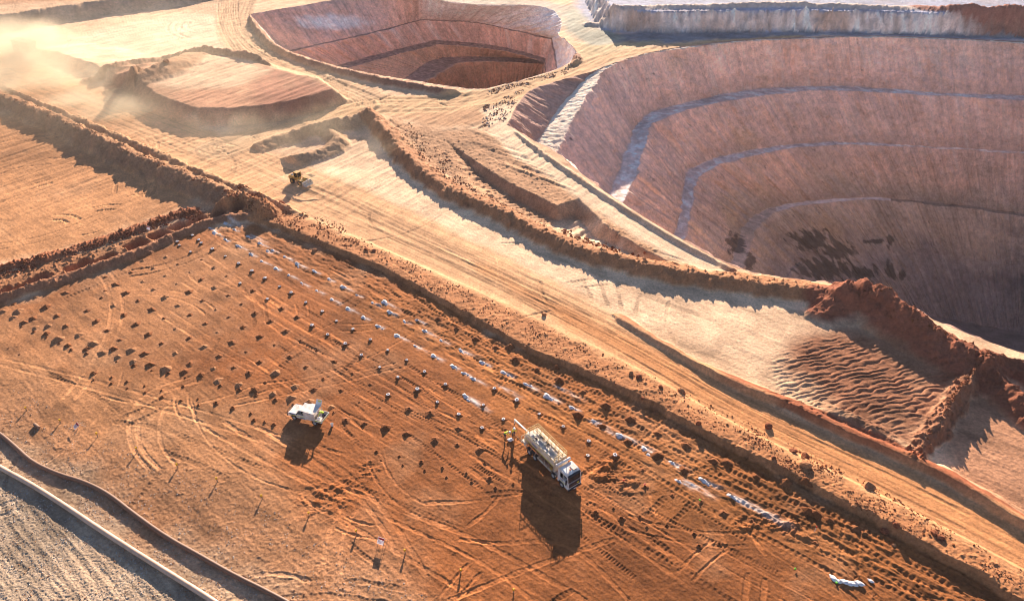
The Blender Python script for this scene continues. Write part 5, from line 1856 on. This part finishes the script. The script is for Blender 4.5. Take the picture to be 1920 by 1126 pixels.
# right side is local -y; rear axle at x = 1.4
ox_, oy_ = re_c[0] - TS * (ex * 1.4 + ey * TW), re_c[1] - TS * (ey * 1.4 - ex * TW)
TZ = gz(ox_ + ex * 4, oy_ + ey * 4)
truck = thing('explosives_truck', (ox_, oy_, TZ), hd_, 'white four axle explosives truck with railed cream tank body', 'truck')
truck.scale = (TS, TS, TS)
for ax_ in (1.4, 2.75, 7.0, 8.95):
    for s in (-1, 1):
        w_ = .46 if ax_ < 4 else .32
        wheel(truck, (ax_, s * (TW - .03), .52), .52, w_)
b = MB()
for s in (-1, 1):
    b.box((4.9, s * .42, .86), (9.6, .12, .28))
for q in (.6, 2.1, 3.8, 5.2, 6.4, 8.0):
    b.box((q, 0, .86), (.12, .9, .2))
b.build('chassis', M['dark'], truck)
# tank body: straight upper sides, hopper below
b = MB()
b.box((3.72, 0, 2.86), (6.86, 2.36, .80), bev=.03)
for q in (.9, 1.9, 3.1, 4.3, 5.5, 6.5):
    for s in (-1, 1):
        b.box((q, s * 1.195, 2.86), (.07, .05, .78))
b.box((7.1, 0, 2.3), (.1, 2.3, 1.9))
tank = b.build('tank_body', M['cream'], truck)
b = MB()
b.prism([(-1.16, 2.45), (-.55, 1.15), (.55, 1.15), (1.16, 2.45)], .4, 7.0, axis='x')
for q in np.linspace(.8, 6.8, 7):
    b.box((q, -1.0, 1.75), (.08, .1, 1.4), (-.4, 0, 0))
b.build('hopper', M['hopper'], truck)
b = MB()
b.box((3.7, -1.225, 2.50), (6.7, .02, .09))
b.build('side_stripe', M['hiviz_y'], tank)
b = MB()
b.box((2.6, -1.225, 2.86), (1.25, .014, .2))
b.build('side_lettering', M['bluetape'], tank)
# deck: walkways, hatches
b = MB()
b.box((3.75, -.62, 3.275), (6.6, .95, .05)).box((3.75, .62, 3.275), (6.6, .95, .05))
b.build('deck', M['cream'], tank)
for i, (q, yy, sx, sy, mt) in enumerate([(1.0, -.6, 1.1, .62, 'shadegrey'), (2.0, -.6, .5, .62, 'dark'), (3.05, -.6, 1.0, .62, 'shadegrey'), (4.5, -.65, .8, .6, 'shadegrey'), (5.6, -.65, .8, .6, 'shadegrey'), (2.2, .35, 1.1, .5, 'dark'), (3.7, .3, .9, .5, 'dark'), (5.2, .35, 1.6, .55, 'grey')]):
    MB().box((q, yy, 3.33), (sx, sy, .07), bev=.02).build('hatch', M[mt], tank)
b = MB()
b.box((3.2, -.15, 3.45), (1.4, .3, .3), bev=.03)
b.box((5.6, -.1, 3.42), (1.6, .34, .24), bev=.03)
b.build('auger_housing', M['cream'], tank)
b = MB()
for z in (3.5,):
    b.bar((.35, -1.14, z), (7.1, -1.14, z), .045, 6)
for yy in (.28, 1.12):
    for z in (3.72, 4.15):
        b.bar((.35, yy, z), (7.1, yy, z), .05, 6)
    for q in np.linspace(.35, 7.1, 9):
        b.bar((q, yy, 3.25), (q, yy, 4.15), .045, 6)
for q in np.linspace(.35, 7.1, 9):
    b.bar((q, .28, 4.15), (q, 1.12, 4.15), .045, 6)
    b.bar((q, -1.14, 3.25), (q, -1.14, 3.5), .04, 6)
for q in (.35, 7.1):
    for z in (3.72, 4.15):
        b.bar((q, -1.14, z), (q, 1.12, z), .05, 6)
    for yy in (-1.14, -.4):
        b.bar((q, yy, 3.25), (q, yy, 4.15), .045, 6)
b.build('handrail', M['yellowrail'], truck)
b = MB()
for s in (-1.0, 1.0):
    b.box((3.9, s * 1.2, 1.0), (7.6, .08, .16))
    b.box((4.6, s * .98, 1.08), (4.4, .42, .05))
b.build('side_rail', M['cream'], truck)
b = MB()
b.box((4.1, -.86, 1.28), (.9, .45, .45), bev=.04).box((5.3, -.86, 1.25), (.7, .42, .4), bev=.04).bar((3.3, -.9, 1.35), (3.3, -.5, 1.35), .22, 14).bar((5.9, -.9, 1.3), (6.5, -.9, 1.3), .2, 14)
b.box((4.4, .86, 1.28), (2.6, .45, .5), bev=.04)
b.build('pump_unit', M['rust'], truck)
MB().box((6.35, -1.0, 1.35), (.5, .3, .32), bev=.05).build('yellow_valve_box', M['yellow'], truck)
for q, l in ((2.08, 2.75), (8.95, 1.25), (7.0, 1.25)):
    for s in (-1, 1):
        MB().prism([(q - l / 2, .62), (q - l / 2 + .18, 1.12), (q + l / 2 - .18, 1.12), (q + l / 2, .62), (q + l / 2 - .06, .62), (q + l / 2 - .22, 1.06), (q - l / 2 + .22, 1.06), (q - l / 2 + .06, .62)], s * 1.08 - .24, s * 1.08 + .24).build('mudguard', M['dark'], truck)
b = MB()
b.bar((7.55, -.75, .95), (6.6, -.75, .95), .3, 16)
b.bar((7.55, .75, .95), (6.0, .75, .95), .3, 16)
b.build('fuel_tank', M['grey'], truck)
# rear platform and hose boom
b = MB()
b.box((-.2, 0, 1.1), (1.1, 2.3, .08)).box((-.7, 0, .75), (.12, 2.3, .16))
b.box((0, -.7, 1.7), (.5, .5, 1.1), bev=.05).box((0, .6, 1.5), (.4, .6, .8), bev=.05)
for s in (-1.1, -.4, .4, 1.1):
    b.bar((-.7, s, 1.1), (-.7, s, 2.0), .035, 6)
b.bar((-.7, -1.1, 2.0), (-.7, 1.1, 2.0), .035, 6)
b.build('rear_platform', M['cream'], truck)
b = MB()
b.box((-1.9, .25, 1.85), (5.0, .24, .2), (0, -.05, .0), .03)
b.bar((.4, .25, 1.1), (.4, .25, 1.95), .12, 10)
b.bar((-4.3, .25, 1.72), (-4.35, .25, .95), .08, 10)
b.build('hose_boom', M['white'], truck)
b = MB()
b.bar((-4.35, .25, 1.0), (-4.4, .15, .12), .06, 10)
b.build('delivery_hose', M['dark'], truck)
b = MB()
b.bar((-1.9, -1.15, .95), (-.6, -1.15, .9), .045, 6)
b.bar((-1.9, -1.15, .95), (-1.9, -.9, .95), .045, 6)
b.build('side_arm', M['rust'], truck)
# hose reel tube carried across behind the cab
b = MB()
b.bar((7.75, -1.2, 3.35), (7.75, 1.2, 3.35), .2, 16)
b.bar((7.75, -1.15, 3.35), (7.75, -1.25, 3.35), .26, 16)
b.bar((7.6, -.8, 1.0), (7.7, -.8, 3.3), .05, 8).bar((7.6, .8, 1.0), (7.7, .8, 3.3), .05, 8)
b.build('cross_tube', M['white'], truck)
# cab
cab = MB()
cab.prism([(8.0, .62), (8.0, 1.85), (10.28, 1.80), (10.34, 1.5), (10.36, .60), (9.55, .60), (9.4, 1.05), (8.55, 1.05), (8.4, .62)], -1.2, 1.2, bev=.05)
cab.prism([(8.0, 2.78), (8.0, 3.02), (8.35, 3.22), (9.6, 3.16), (10.12, 2.98), (10.14, 2.82)], -1.19, 1.19, bev=.05)
cab.box((8.05, 0, 2.3), (.1, 2.36, 1.0))
for s in (-1, 1):
    cab.box((8.3, s * 1.16, 2.3), (.5, .07, 1.0))
    cab.box((9.2, s * 1.165, 2.3), (.09, .06, 1.0))
    cab.bar((10.26, s * 1.13, 1.8), (10.1, s * 1.13, 2.85), .06, 8)
cab = cab.build('cab', M['white'], truck)
MB().quad([(10.29, -1.08, 1.84), (10.29, 1.08, 1.84), (10.12, 1.08, 2.80), (10.12, -1.08, 2.80)], .015).build('windscreen', M['glass'], cab)
for s in (-1, 1):
    MB().quad([(8.55, s * 1.17, 1.86), (9.16, s * 1.17, 1.86), (9.16, s * 1.17, 2.77), (8.55, s * 1.17, 2.77)], .015).build('side_window', M['glass'], cab)
    if s == 1:
        MB().quad([(9.25, s * 1.17, 1.86), (10.2, s * 1.17, 1.84), (10.06, s * 1.17, 2.77), (9.25, s * 1.17, 2.77)], .015).build('side_window', M['glass'], cab)
    b = MB()
    b.box((10.15, s * 1.42, 2.25), (.12, .22, .62), bev=.03).box((10.15, s * 1.42, 1.8), (.12, .22, .2), bev=.03)
    b.bar((10.1, s * 1.15, 2.5), (10.15, s * 1.4, 2.5), .025, 6).bar((10.1, s * 1.15, 2.0), (10.15, s * 1.4, 2.0), .025, 6)
    b.build('mirror', M['dark'], cab)
    b = MB().box((10.39, s * .95, .85), (.08, .36, .2), bev=.03)
    b.build('headlight', M['lamp'], cab)
    MB().box((9.2, s * 1.215, 1.32), (1.3, .012, .09)).build('side_stripe', M['hiviz_y'], cab)
    MB().box((8.9, s * 1.215, 1.55), (.7, .012, .14)).build('door_lettering', M['bluetape'], cab)
    MB().box((8.6, s * 1.1, .75), (.5, .2, .35), bev=.03).build('step', M['dark'], cab)
MB().box((10.37, 0, 1.28), (.07, 2.0, .72), bev=.015).build('grille', M['dark'], cab)
MB().box((10.33, 0, 1.74), (.05, 2.1, .1), bev=.02).build('nose_trim', M['grey'], cab)
MB().box((10.40, 0, .56), (.2, 2.36, .36), bev=.05).build('bumper', M['dark'], cab)
MB().box((10.415, .55, 1.28), (.02, .3, .22)).build('badge', M['hiviz_y'], cab)
MB().box((10.51, 0, .5), (.012, .5, .13)).build('number_plate', M['signwhite'], cab)
MB().box((10.15, 0, 2.98), (.34, 2.2, .05), (0, .35, 0), .015).build('sun_visor', M['dark'], cab)
MB().cone((9.35, -.1, 3.15), (9.35, -.1, 3.36), .12, .09).build('beacon', M['orange'], cab)
b = MB()
b.box((9.25, .55, 3.2), (.9, .7, .12), bev=.03)
b.build('roof_hatch', M['grey'], cab)
b = MB()
b.box((8.75, -.55, 1.75), (.55, .55, .14), bev=.04).box((8.47, -.55, 2.15), (.12, .5, .7), bev=.04).box((8.75, .55, 1.75), (.55, .55, .14), bev=.04).box((8.47, .55, 2.15), (.12, .5, .7), bev=.04)
b.box((9.95, 0, 1.85), (.45, 2.1, .2), bev=.05)
b.build('seats_and_dash', M['dark'], cab)
b = MB().lathe([(.2, -.02), (.23, 0), (.2, .02), (.17, 0), (.2, -.02)], axis='z', n=18)
o = b.build('steering_wheel', M['dark'], cab)
o.location = (9.6, -.55, 2.1)
o.rotation_euler = (0, -1.0, 0)


def tw(x, y, z):
    x, y, z = x * TS, y * TS, z * TS
    return (ox_ + ex * x - ey * y, oy_ + ey * x + ex * y, TZ + z)


# driver
Jd = {'pelvis': (0, 0, .12), 'chest': (-.04, 0, .50), 'neck': (-.02, 0, .68), 'head': (.03, 0, .82), 'face': (1, 0, 0), 'toe': (.15, 0, -.02)}
for s, q in (('l', 1), ('r', -1)):
    Jd['sh_' + s] = (-.03, q * .2, .58)
    Jd['el_' + s] = (.24, q * .26, .36)
    Jd['ha_' + s] = (.52, q * .17, .42)
    Jd['hip_' + s] = (.02, q * .1, .12)
    Jd['kn_' + s] = (.46, q * .15, .18)
    Jd['ft_' + s] = (.62, q * .15, -.22)
make_person('driver in a lime shirt seated inside the truck cab', tw(8.72, -.55, 1.82), hd_, Jd)
# two workers at the end of the hose boom
wx, wy, wz = ground_pt(947, 822)
make_person('worker in lime shirt and navy trousers stooping left of the hose boom', (wx, wy, wz), R(-12), standing(1.0, {'l': ((.55, .22, .95), (.62, .10, .70)), 'r': ((.50, -.24, .92), (.60, -.10, .68))}))
wx, wy, wz = ground_pt(963, 817)
make_person('worker in yellow shirt standing behind the hose boom tip', (wx, wy, wz), R(-75), standing(.35, {'l': ((.28, .27, 1.15), (.5, .12, 1.1)), 'r': ((.28, -.27, 1.15), (.5, -.12, 1.1))}), shirt='hiviz_y')
# white bag at the hole they are filling
x, y, z = ground_pt(957, 823)
bm_ = MB()
bm_.ball((0, 0, .15), (.40, .26, .18), 3)
for v in bm_.bm.verts:
    v.co += Vector((.05 * math.sin(v.co.y * 15), .04 * math.sin(v.co.x * 13), .05 * math.sin(v.co.x * 12 + v.co.y * 9)))
o = bm_.build('plastic_sheet', M['collar'], smooth=True)
o.location = (x, y - .2, z)
tag(o, 'crumpled white sheet on the ground at the stooping worker', 'sheet')

# ------------------------------------------------------------------ the white ute
fc, rc = ground_pt(556, 786.5), ground_pt(591.5, 796)
uh = math.atan2(fc[1] - rc[1], fc[0] - rc[0])
print('UTE BASE', math.hypot(fc[1] - rc[1], fc[0] - rc[0]))
ex2, ey2 = math.cos(uh), math.sin(uh)
# local x forward; its left side (local +y) faces the camera
UW = .76
uox, uoy = rc[0] - ex2 * 1.0 + ey2 * UW, rc[1] - ey2 * 1.0 - ex2 * UW
UZ = gz(uox, uoy)
ute = thing('pickup_ute', (uox, uoy, UZ), uh, 'white ute with a canopy, its side flap open and blue yellow stripes', 'ute')
for q in (1.0, 4.05):
    for s in (-1, 1):
        wheel(ute, (q, s * UW, .40), .40, .26)
MB().box((2.5, 0, .55), (4.7, .8, .16)).build('chassis', M['dark'], ute)
bd = MB()
bd.prism([(3.55, .52), (3.55, 1.22), (4.75, 1.12), (4.9, .98), (4.92, .55), (4.5, .5), (4.42, .82), (3.7, .82), (3.62, .52)], -.86, .86, bev=.05)      # bonnet and wings
bd.prism([(2.2, .55), (2.2, 1.20), (3.62, 1.20), (3.62, .55)], -.87, .87, bev=.03)                           # lower cab
bd.prism([(2.25, 1.80), (2.25, 1.88), (3.15, 1.88), (3.22, 1.80)], -.78, .78, bev=.03)                          # cab roof
bd.box((2.25, 0, 1.5), (.07, 1.6, .66))
for s in (-1, 1):
    bd.box((2.36, s * .80, 1.5), (.28, .06, .66))
    bd.bar((3.56, s * .80, 1.2), (3.2, s * .76, 1.83), .04, 8)
body = bd.build('body', M['white'], ute)
MB().quad([(3.58, -.76, 1.23), (3.58, .76, 1.23), (3.22, .72, 1.80), (3.22, -.72, 1.80)], .012).build('windscreen', M['glass'], body)
for s in (-1, 1):
    MB().quad([(2.52, s * .825, 1.22), (3.5, s * .825, 1.22), (3.2, s * .785, 1.79), (2.52, s * .785, 1.79)], .012).build('side_window', M['glass'], body)
    MB().box((4.2, s * .875, 1.03), (.85, .012, .16)).build('blue_decal', M['bluetape'], body)
    MB().box((4.15, s * .875, .90), (.95, .012, .09)).build('yellow_stripe', M['hiviz_y'], body)
    MB().box((2.9, s * .885, .92), (1.1, .012, .09)).build('yellow_stripe', M['hiviz_y'], body)
    MB().box((2.7, s * .885, .74), (.75, .012, .12)).build('door_lettering', M['bluetape'], body)
    MB().box((3.42, s * .98, 1.32), (.1, .16, .2), bev=.03).build('mirror', M['dark'], body)
    MB().box((4.93, s * .6, .88), (.05, .3, .18), bev=.02).build('headlight', M['lamp'], body)
MB().box((4.94, 0, .88), (.04, .8, .22), bev=.01).build('grille', M['dark'], body)
MB().box((5.02, 0, .6), (.16, 1.75, .2), bev=.04).bar((5.08, -.6, .6), (5.08, -.6, 1.1), .03).bar((5.08, .6, .6), (5.08, .6, 1.1), .03).bar((5.08, -.6, 1.1), (5.08, .6, 1.1), .03).build('bull_bar', M['dark'], body)
MB().bar((3.25, .5, 1.85), (3.2, .5, 2.5), .012, 6).build('aerial', M['dark'], body)
MB().box((2.9, 0, 1.52), (.1, 1.3, .5), bev=.03).build('seat', M['dark'], body)
# tray with low sides
tr = MB()
tr.box((1.0, 0, .80), (2.35, 1.84, .08))
for s in (-1, 1):
    tr.box((.35, s * .90, .97), (1.05, .05, .28))
tr.box((-.17, 0, .97), (.05, 1.84, .28))
tray = tr.build('tray', M['white'], ute)
for s in (-1, 1):
    MB().box((.35, s * .935, .95), (1.0, .012, .12)).build('yellow_stripe', M['hiviz_y'], tray)
    MB().prism([(.5, .62), (.68, .84), (1.32, .84), (1.5, .62), (1.44, .62), (1.3, .79), (.7, .79), (.56, .62)], s * UW - .16, s * UW + .16).build('mudguard', M['dark'], tray)
MB().box((-.20, 0, .93), (.012, 1.6, .12)).build('tail_stripe', M['hiviz_y'], tray)
# canopy box with a raised flap on the far side
cn = MB()
cn.box((1.52, 0, 1.93), (1.34, 1.80, .06), bev=.02)
cn.box((2.17, 0, 1.4), (.05, 1.78, 1.1))
cn.box((.87, 0, 1.4), (.05, .10, 1.1)).box((.87, .86, 1.4), (.05, .08, 1.1)).box((.87, -.86, 1.4), (.05, .08, 1.1))
cn.box((1.52, .88, 1.13), (1.32, .04, .56))
cn.box((1.52, -.88, 1.0), (1.32, .04, .3))
canopy = cn.build('canopy', M['white'], ute)
MB().box((1.52, .945, 1.63), (1.3, .04, .60), (R(-7), 0, 0), .01).build('side_flap', M['white'], canopy)
MB().box((1.5, .905, 1.84), (1.0, .012, .09)).build('blue_decal', M['bluetape'], canopy)
MB().box((1.25, -1.10, 2.22), (.85, .04, .68), (R(35), 0, 0), .01).build('raised_flap', M['white'], canopy)
fl = MB()
fl.box((1.15, -1.16, 2.38), (.4, .03, .14), (R(35), 0, 0))
fl.build('flap_stripe', M['hiviz_y'], canopy)
MB().box((1.5, .1, 1.05), (1.1, 1.2, .4), bev=.04).build('tool_boxes', M['grey'], canopy)


def uw(x, y, z):
    return (uox + ex2 * x - ey2 * y, uoy + ey2 * x + ex2 * y, UZ + z)


b = MB()
b.box((0, 0, .2), (.42, .34, .38), bev=.04)
o = b.build('storage_crate', M['navy'])
o.location = uw(.15, -.35, .84)
o.rotation_euler = (0, 0, uh + .3)
tag(o, 'dark blue crate standing in the open tray of the white ute', 'crate')
b = MB()
b.ball((0, 0, .16), (.26, .2, .17), 2)
o = b.build('white_sack', M['collar'], smooth=True)
o.location = uw(.55, .45, .85)
tag(o, 'white sack lying in the open tray of the ute', 'sack')
Jk = standing(1.15, {'l': ((.55, .2, .75), (.62, .1, .48)), 'r': ((.52, -.22, .75), (.6, -.1, .48))})
for s in 'lr':
    Jk['kn_' + s] = (.16, Jk['kn_' + s][1], .46)
make_person('worker in lime shirt bending over inside the ute tray', uw(.05, .02, .84), uh + .4, Jk)

# ------------------------------------------------------------------ wheel loader on the haul road
lx, ly, lz = ground_pt(561, 343)
lt = ground_pt(588, 352)
lh = math.atan2(lt[1] - ly, lt[0] - lx)
ld_ = thing('wheel_loader', (lx, ly, lz), lh, 'yellow wheel loader with a pale bucket driving on the dusty road', 'loader')
ld_.scale = (.78, .78, .78)
for q in (-1.3, 1.6):
    for s in (-1, 1):
        wheel(ld_, (q, s * 1.05, .78), .78, .62, 'yellow', fr=.5)
b = MB()
b.prism([(-2.9, .9), (-2.9, 1.75), (-2.5, 2.05), (-.55, 2.15), (-.55, .8)], -.85, .85, bev=.06)
b.box((.2, 0, 1.0), (1.4, .8, .6), bev=.05)
b.box((1.5, 0, 1.15), (1.0, 1.0, .7), bev=.06)
hull = b.build('body', M['yellow'], ld_)
b = MB()
for k in range(5):
    b.box((-2.92, 0, 1.05 + .15 * k), (.05, 1.3, .05))
b.box((-1.7, 0, 2.14), (1.2, 1.0, .06))
b.build('grille', M['dark'], hull)
b = MB()
b.box((-.15, 0, 3.22), (1.5, 1.5, .12), bev=.03)
for sx in (-.8, .5):
    for s in (-1, 1):
        b.bar((sx, s * .68, 1.7), (sx, s * .66, 3.2), .06, 8)
b.box((-.15, 0, 1.65), (1.4, 1.4, .5), bev=.04)
lcab = b.build('cab', M['yellow'], ld_)
MB().box((-.15, 0, 2.5), (1.26, 1.3, 1.15), bev=.03).build('cab_glass', M['glass'], lcab)
MB().box((-.35, 0, 2.1), (.5, .5, .7), bev=.05).build('seat', M['dark'], lcab)
b = MB()
for s in (-1, 1):
    b.prism([(1.0, 1.7), (1.2, 1.95), (2.4, 1.35), (3.1, .75), (2.95, .55), (2.2, 1.0)], s * .55 - .09, s * .55 + .09)
    b.bar((1.2, s * .55, 1.0), (2.3, s * .55, 1.1), .08, 8)
b.build('lift_arm', M['yellow'], ld_)
b = MB()
b.prism([(2.9, 1.45), (2.8, .85), (3.0, .42), (3.5, .32), (4.05, .34), (4.05, .40), (3.5, .40), (3.1, .52), (2.92, .88), (3.0, 1.42)], -1.45, 1.45)
for s in (-1.45, 1.40):
    b.prism([(2.9, 1.45), (2.8, .85), (3.0, .42), (3.5, .32), (4.05, .34), (3.5, 1.2)], s, s + .05)
b.build('bucket', M['rim'], ld_)
b = MB()
for q, l in ((-1.3, 1.8), (1.6, 1.5)):
    for s in (-1, 1):
        b.box((q, s * 1.05, 1.68), (l, .6, .06), bev=.02)
b.build('fender', M['yellow'], ld_)
# far truck swallowed by its own dust
fx, fy, fz = ground_pt(48, 96)
ft_ = thing('dump_truck', (fx, fy, fz), R(160), 'dark haul truck half hidden in the dust cloud on the road', 'truck')
for q in (-2.2, 1.9):
    for s in (-1, 1):
        wheel(ft_, (q, s * 1.4, 1.0), 1.0, .8, 'hopper', fr=.5)
b = MB()
b.box((0, 0, 1.3), (6.4, 1.8, .6), bev=.05).box((2.6, .5, 2.3), (1.5, 1.4, 1.6), bev=.08)
b.build('body', M['hopper'], ft_)
b = MB()
b.prism([(-3.9, 2.4), (-3.3, 1.8), (.8, 1.9), (1.5, 3.2), (3.2, 3.5), (3.2, 3.7), (1.2, 3.6), (-4.1, 3.3)], -1.7, 1.7, bev=.05)
b.build('tipper_body', M['rust'], ft_)
MB().box((3.36, .5, 2.7), (.03, 1.2, .6)).build('windscreen', M['glass'], ft_)
# ------------------------------------------------------------------ dust in the air
def dust(name, label, blobs, dens, nscale, col=(1.0, .86, .62), aniso=.35):
    """one lumpy closed hull round some balls; the density fades to nothing well inside it"""
    ws = np.array(blobs, float)                        # x, y, z, rx, ry, rz
    c = ws[:, :3].mean(0)
    lo_, hi_ = (ws[:, :3] - ws[:, 3:]).min(0), (ws[:, :3] + ws[:, 3:]).max(0)
    bm = bmesh.new()
    bmesh.ops.create_icosphere(bm, subdivisions=4, radius=1)
    for v in bm.verts:
        d = np.array(v.co)
        best = 0
        for b in ws:
            # far intersection of the ray from c with the ball
            o_ = (c - b[:3]) / b[3:]
            q = d / b[3:]
            A_, B_, C_ = q @ q, 2 * o_ @ q, o_ @ o_ - 1
            D_ = B_ * B_ - 4 * A_ * C_
            if D_ > 0:
                best = max(best, (-B_ + math.sqrt(D_)) / (2 * A_))
        v.co = Vector(c + d * max(best, 2.0))
    me = bpy.data.meshes.new(name)
    bm.to_mesh(me)
    bm.free()
    o = bpy.data.objects.new(name, me)
    COL.objects.link(o)
    m = bpy.data.materials.new(name)
    m.use_nodes = True
    nt = m.node_tree
    N, L = nt.nodes, nt.links
    N.remove(N['Principled BSDF'])
    pv = N.new('ShaderNodeVolumePrincipled')
    pv.inputs['Color'].default_value = (*col, 1)
    pv.inputs['Anisotropy'].default_value = aniso
    geo = N.new('ShaderNodeNewGeometry')
    tot = None
    for b in ws:
        sb = N.new('ShaderNodeVectorMath'); sb.operation = 'SUBTRACT'
        sb.inputs[1].default_value = tuple(b[:3])
        L.new(geo.outputs['Position'], sb.inputs[0])
        dv = N.new('ShaderNodeVectorMath'); dv.operation = 'DIVIDE'
        dv.inputs[1].default_value = tuple(b[3:] * .95)
        L.new(sb.outputs[0], dv.inputs[0])
        ln = N.new('ShaderNodeVectorMath'); ln.operation = 'LENGTH'
        L.new(dv.outputs[0], ln.inputs[0])
        mr = N.new('ShaderNodeMapRange'); mr.interpolation_type = 'SMOOTHSTEP'
        mr.inputs['From Min'].default_value = 1.0
        mr.inputs['From Max'].default_value = .1
        L.new(ln.outputs['Value'], mr.inputs['Value'])
        if tot is None:
            tot = mr.outputs[0]
        else:
            ad = N.new('ShaderNodeMath'); ad.operation = 'MAXIMUM'
            L.new(tot, ad.inputs[0]); L.new(mr.outputs[0], ad.inputs[1])
            tot = ad.outputs[0]
    nz = N.new('ShaderNodeTexNoise')
    nz.inputs['Scale'].default_value = nscale
    nz.inputs['Detail'].default_value = 4
    nz.inputs['Roughness'].default_value = .6
    L.new(geo.outputs['Position'], nz.inputs['Vector'])
    m2 = N.new('ShaderNodeMapRange')
    m2.inputs['From Min'].default_value = .36
    m2.inputs['From Max'].default_value = .66
    L.new(nz.outputs['Fac'], m2.inputs['Value'])
    m3 = N.new('ShaderNodeMath'); m3.operation = 'MULTIPLY'
    L.new(tot, m3.inputs[0]); L.new(m2.outputs[0], m3.inputs[1])
    m4 = N.new('ShaderNodeMath'); m4.operation = 'MULTIPLY'
    m4.inputs[1].default_value = dens
    L.new(m3.outputs[0], m4.inputs[0])
    L.new(m4.outputs[0], pv.inputs['Density'])
    L.new(pv.outputs[0], N['Material Output'].inputs['Volume'])
    me.materials.append(m)
    return tag(o, label, 'dust', None, 'stuff')


def bl(px, py, z, rx, ry, rz):
    x, y = at(px, py, z)
    return (float(x), float(y), z, rx, ry, rz)


dust('dust_cloud', 'golden dust cloud rolling over the haul road at the far left',
     [bl(30, 110, 3, 26, 22, 9), bl(90, 150, 2, 20, 16, 6), bl(-40, 90, 4, 30, 25, 11), bl(0, 150, 3, 18, 15, 6), bl(160, 185, 1, 16, 12, 4), bl(70, 75, 5, 18, 18, 7), bl(210, 205, 1, 18, 12, 4), bl(130, 150, 2, 16, 12, 6)], .15, .085)
dust('dust_cloud', 'thin dust drifting over the small bund beside the haul road',
     [bl(500, 262, 1, 16, 9, 4), bl(600, 240, 2, 14, 9, 4), bl(420, 235, 1, 18, 9, 4), bl(700, 275, 1, 16, 10, 3)], .045, .1)
dust('dust_cloud', 'pale dust trailing round the yellow wheel loader',
     [bl(610, 325, .8, 7, 5, 2.2), bl(660, 330, .6, 9, 6, 2.0), bl(535, 338, .5, 5, 3, 1.8), bl(575, 345, .3, 8, 4, 1.6)], .16, .25)
dust('dust_cloud', 'faint golden haze of dust hanging over the upper left pads and road',
     [bl(120, 110, 6, 85, 60, 16), bl(330, 190, 3, 70, 45, 10), bl(520, 250, 2, 50, 35, 8)], .013, .03)
scene.cycles.volume_step_rate = 3.0
scene.cycles.volume_max_steps = 128
# ------------------------------------------------------------------ the air
b = MB()
b.box((0, 700, -10), (2600, 1900, 164))
hz = b.build('haze', flat_mat('haze', (1, 1, 1)))
hm_ = hz.data.materials[0]
N_, L_ = hm_.node_tree.nodes, hm_.node_tree.links
for n_ in list(N_):
    if n_.type != 'OUTPUT_MATERIAL':
        N_.remove(n_)
pv_ = N_.new('ShaderNodeVolumePrincipled')
pv_.inputs['Color'].default_value = (.96, .90, .98, 1)
pv_.inputs['Density'].default_value = .00009
pv_.inputs['Anisotropy'].default_value = .2
L_.new(pv_.outputs[0], N_['Material Output'].inputs['Volume'])
tag(hz, 'thin lilac haze in the air over the whole mine', 'haze', None, 'stuff')
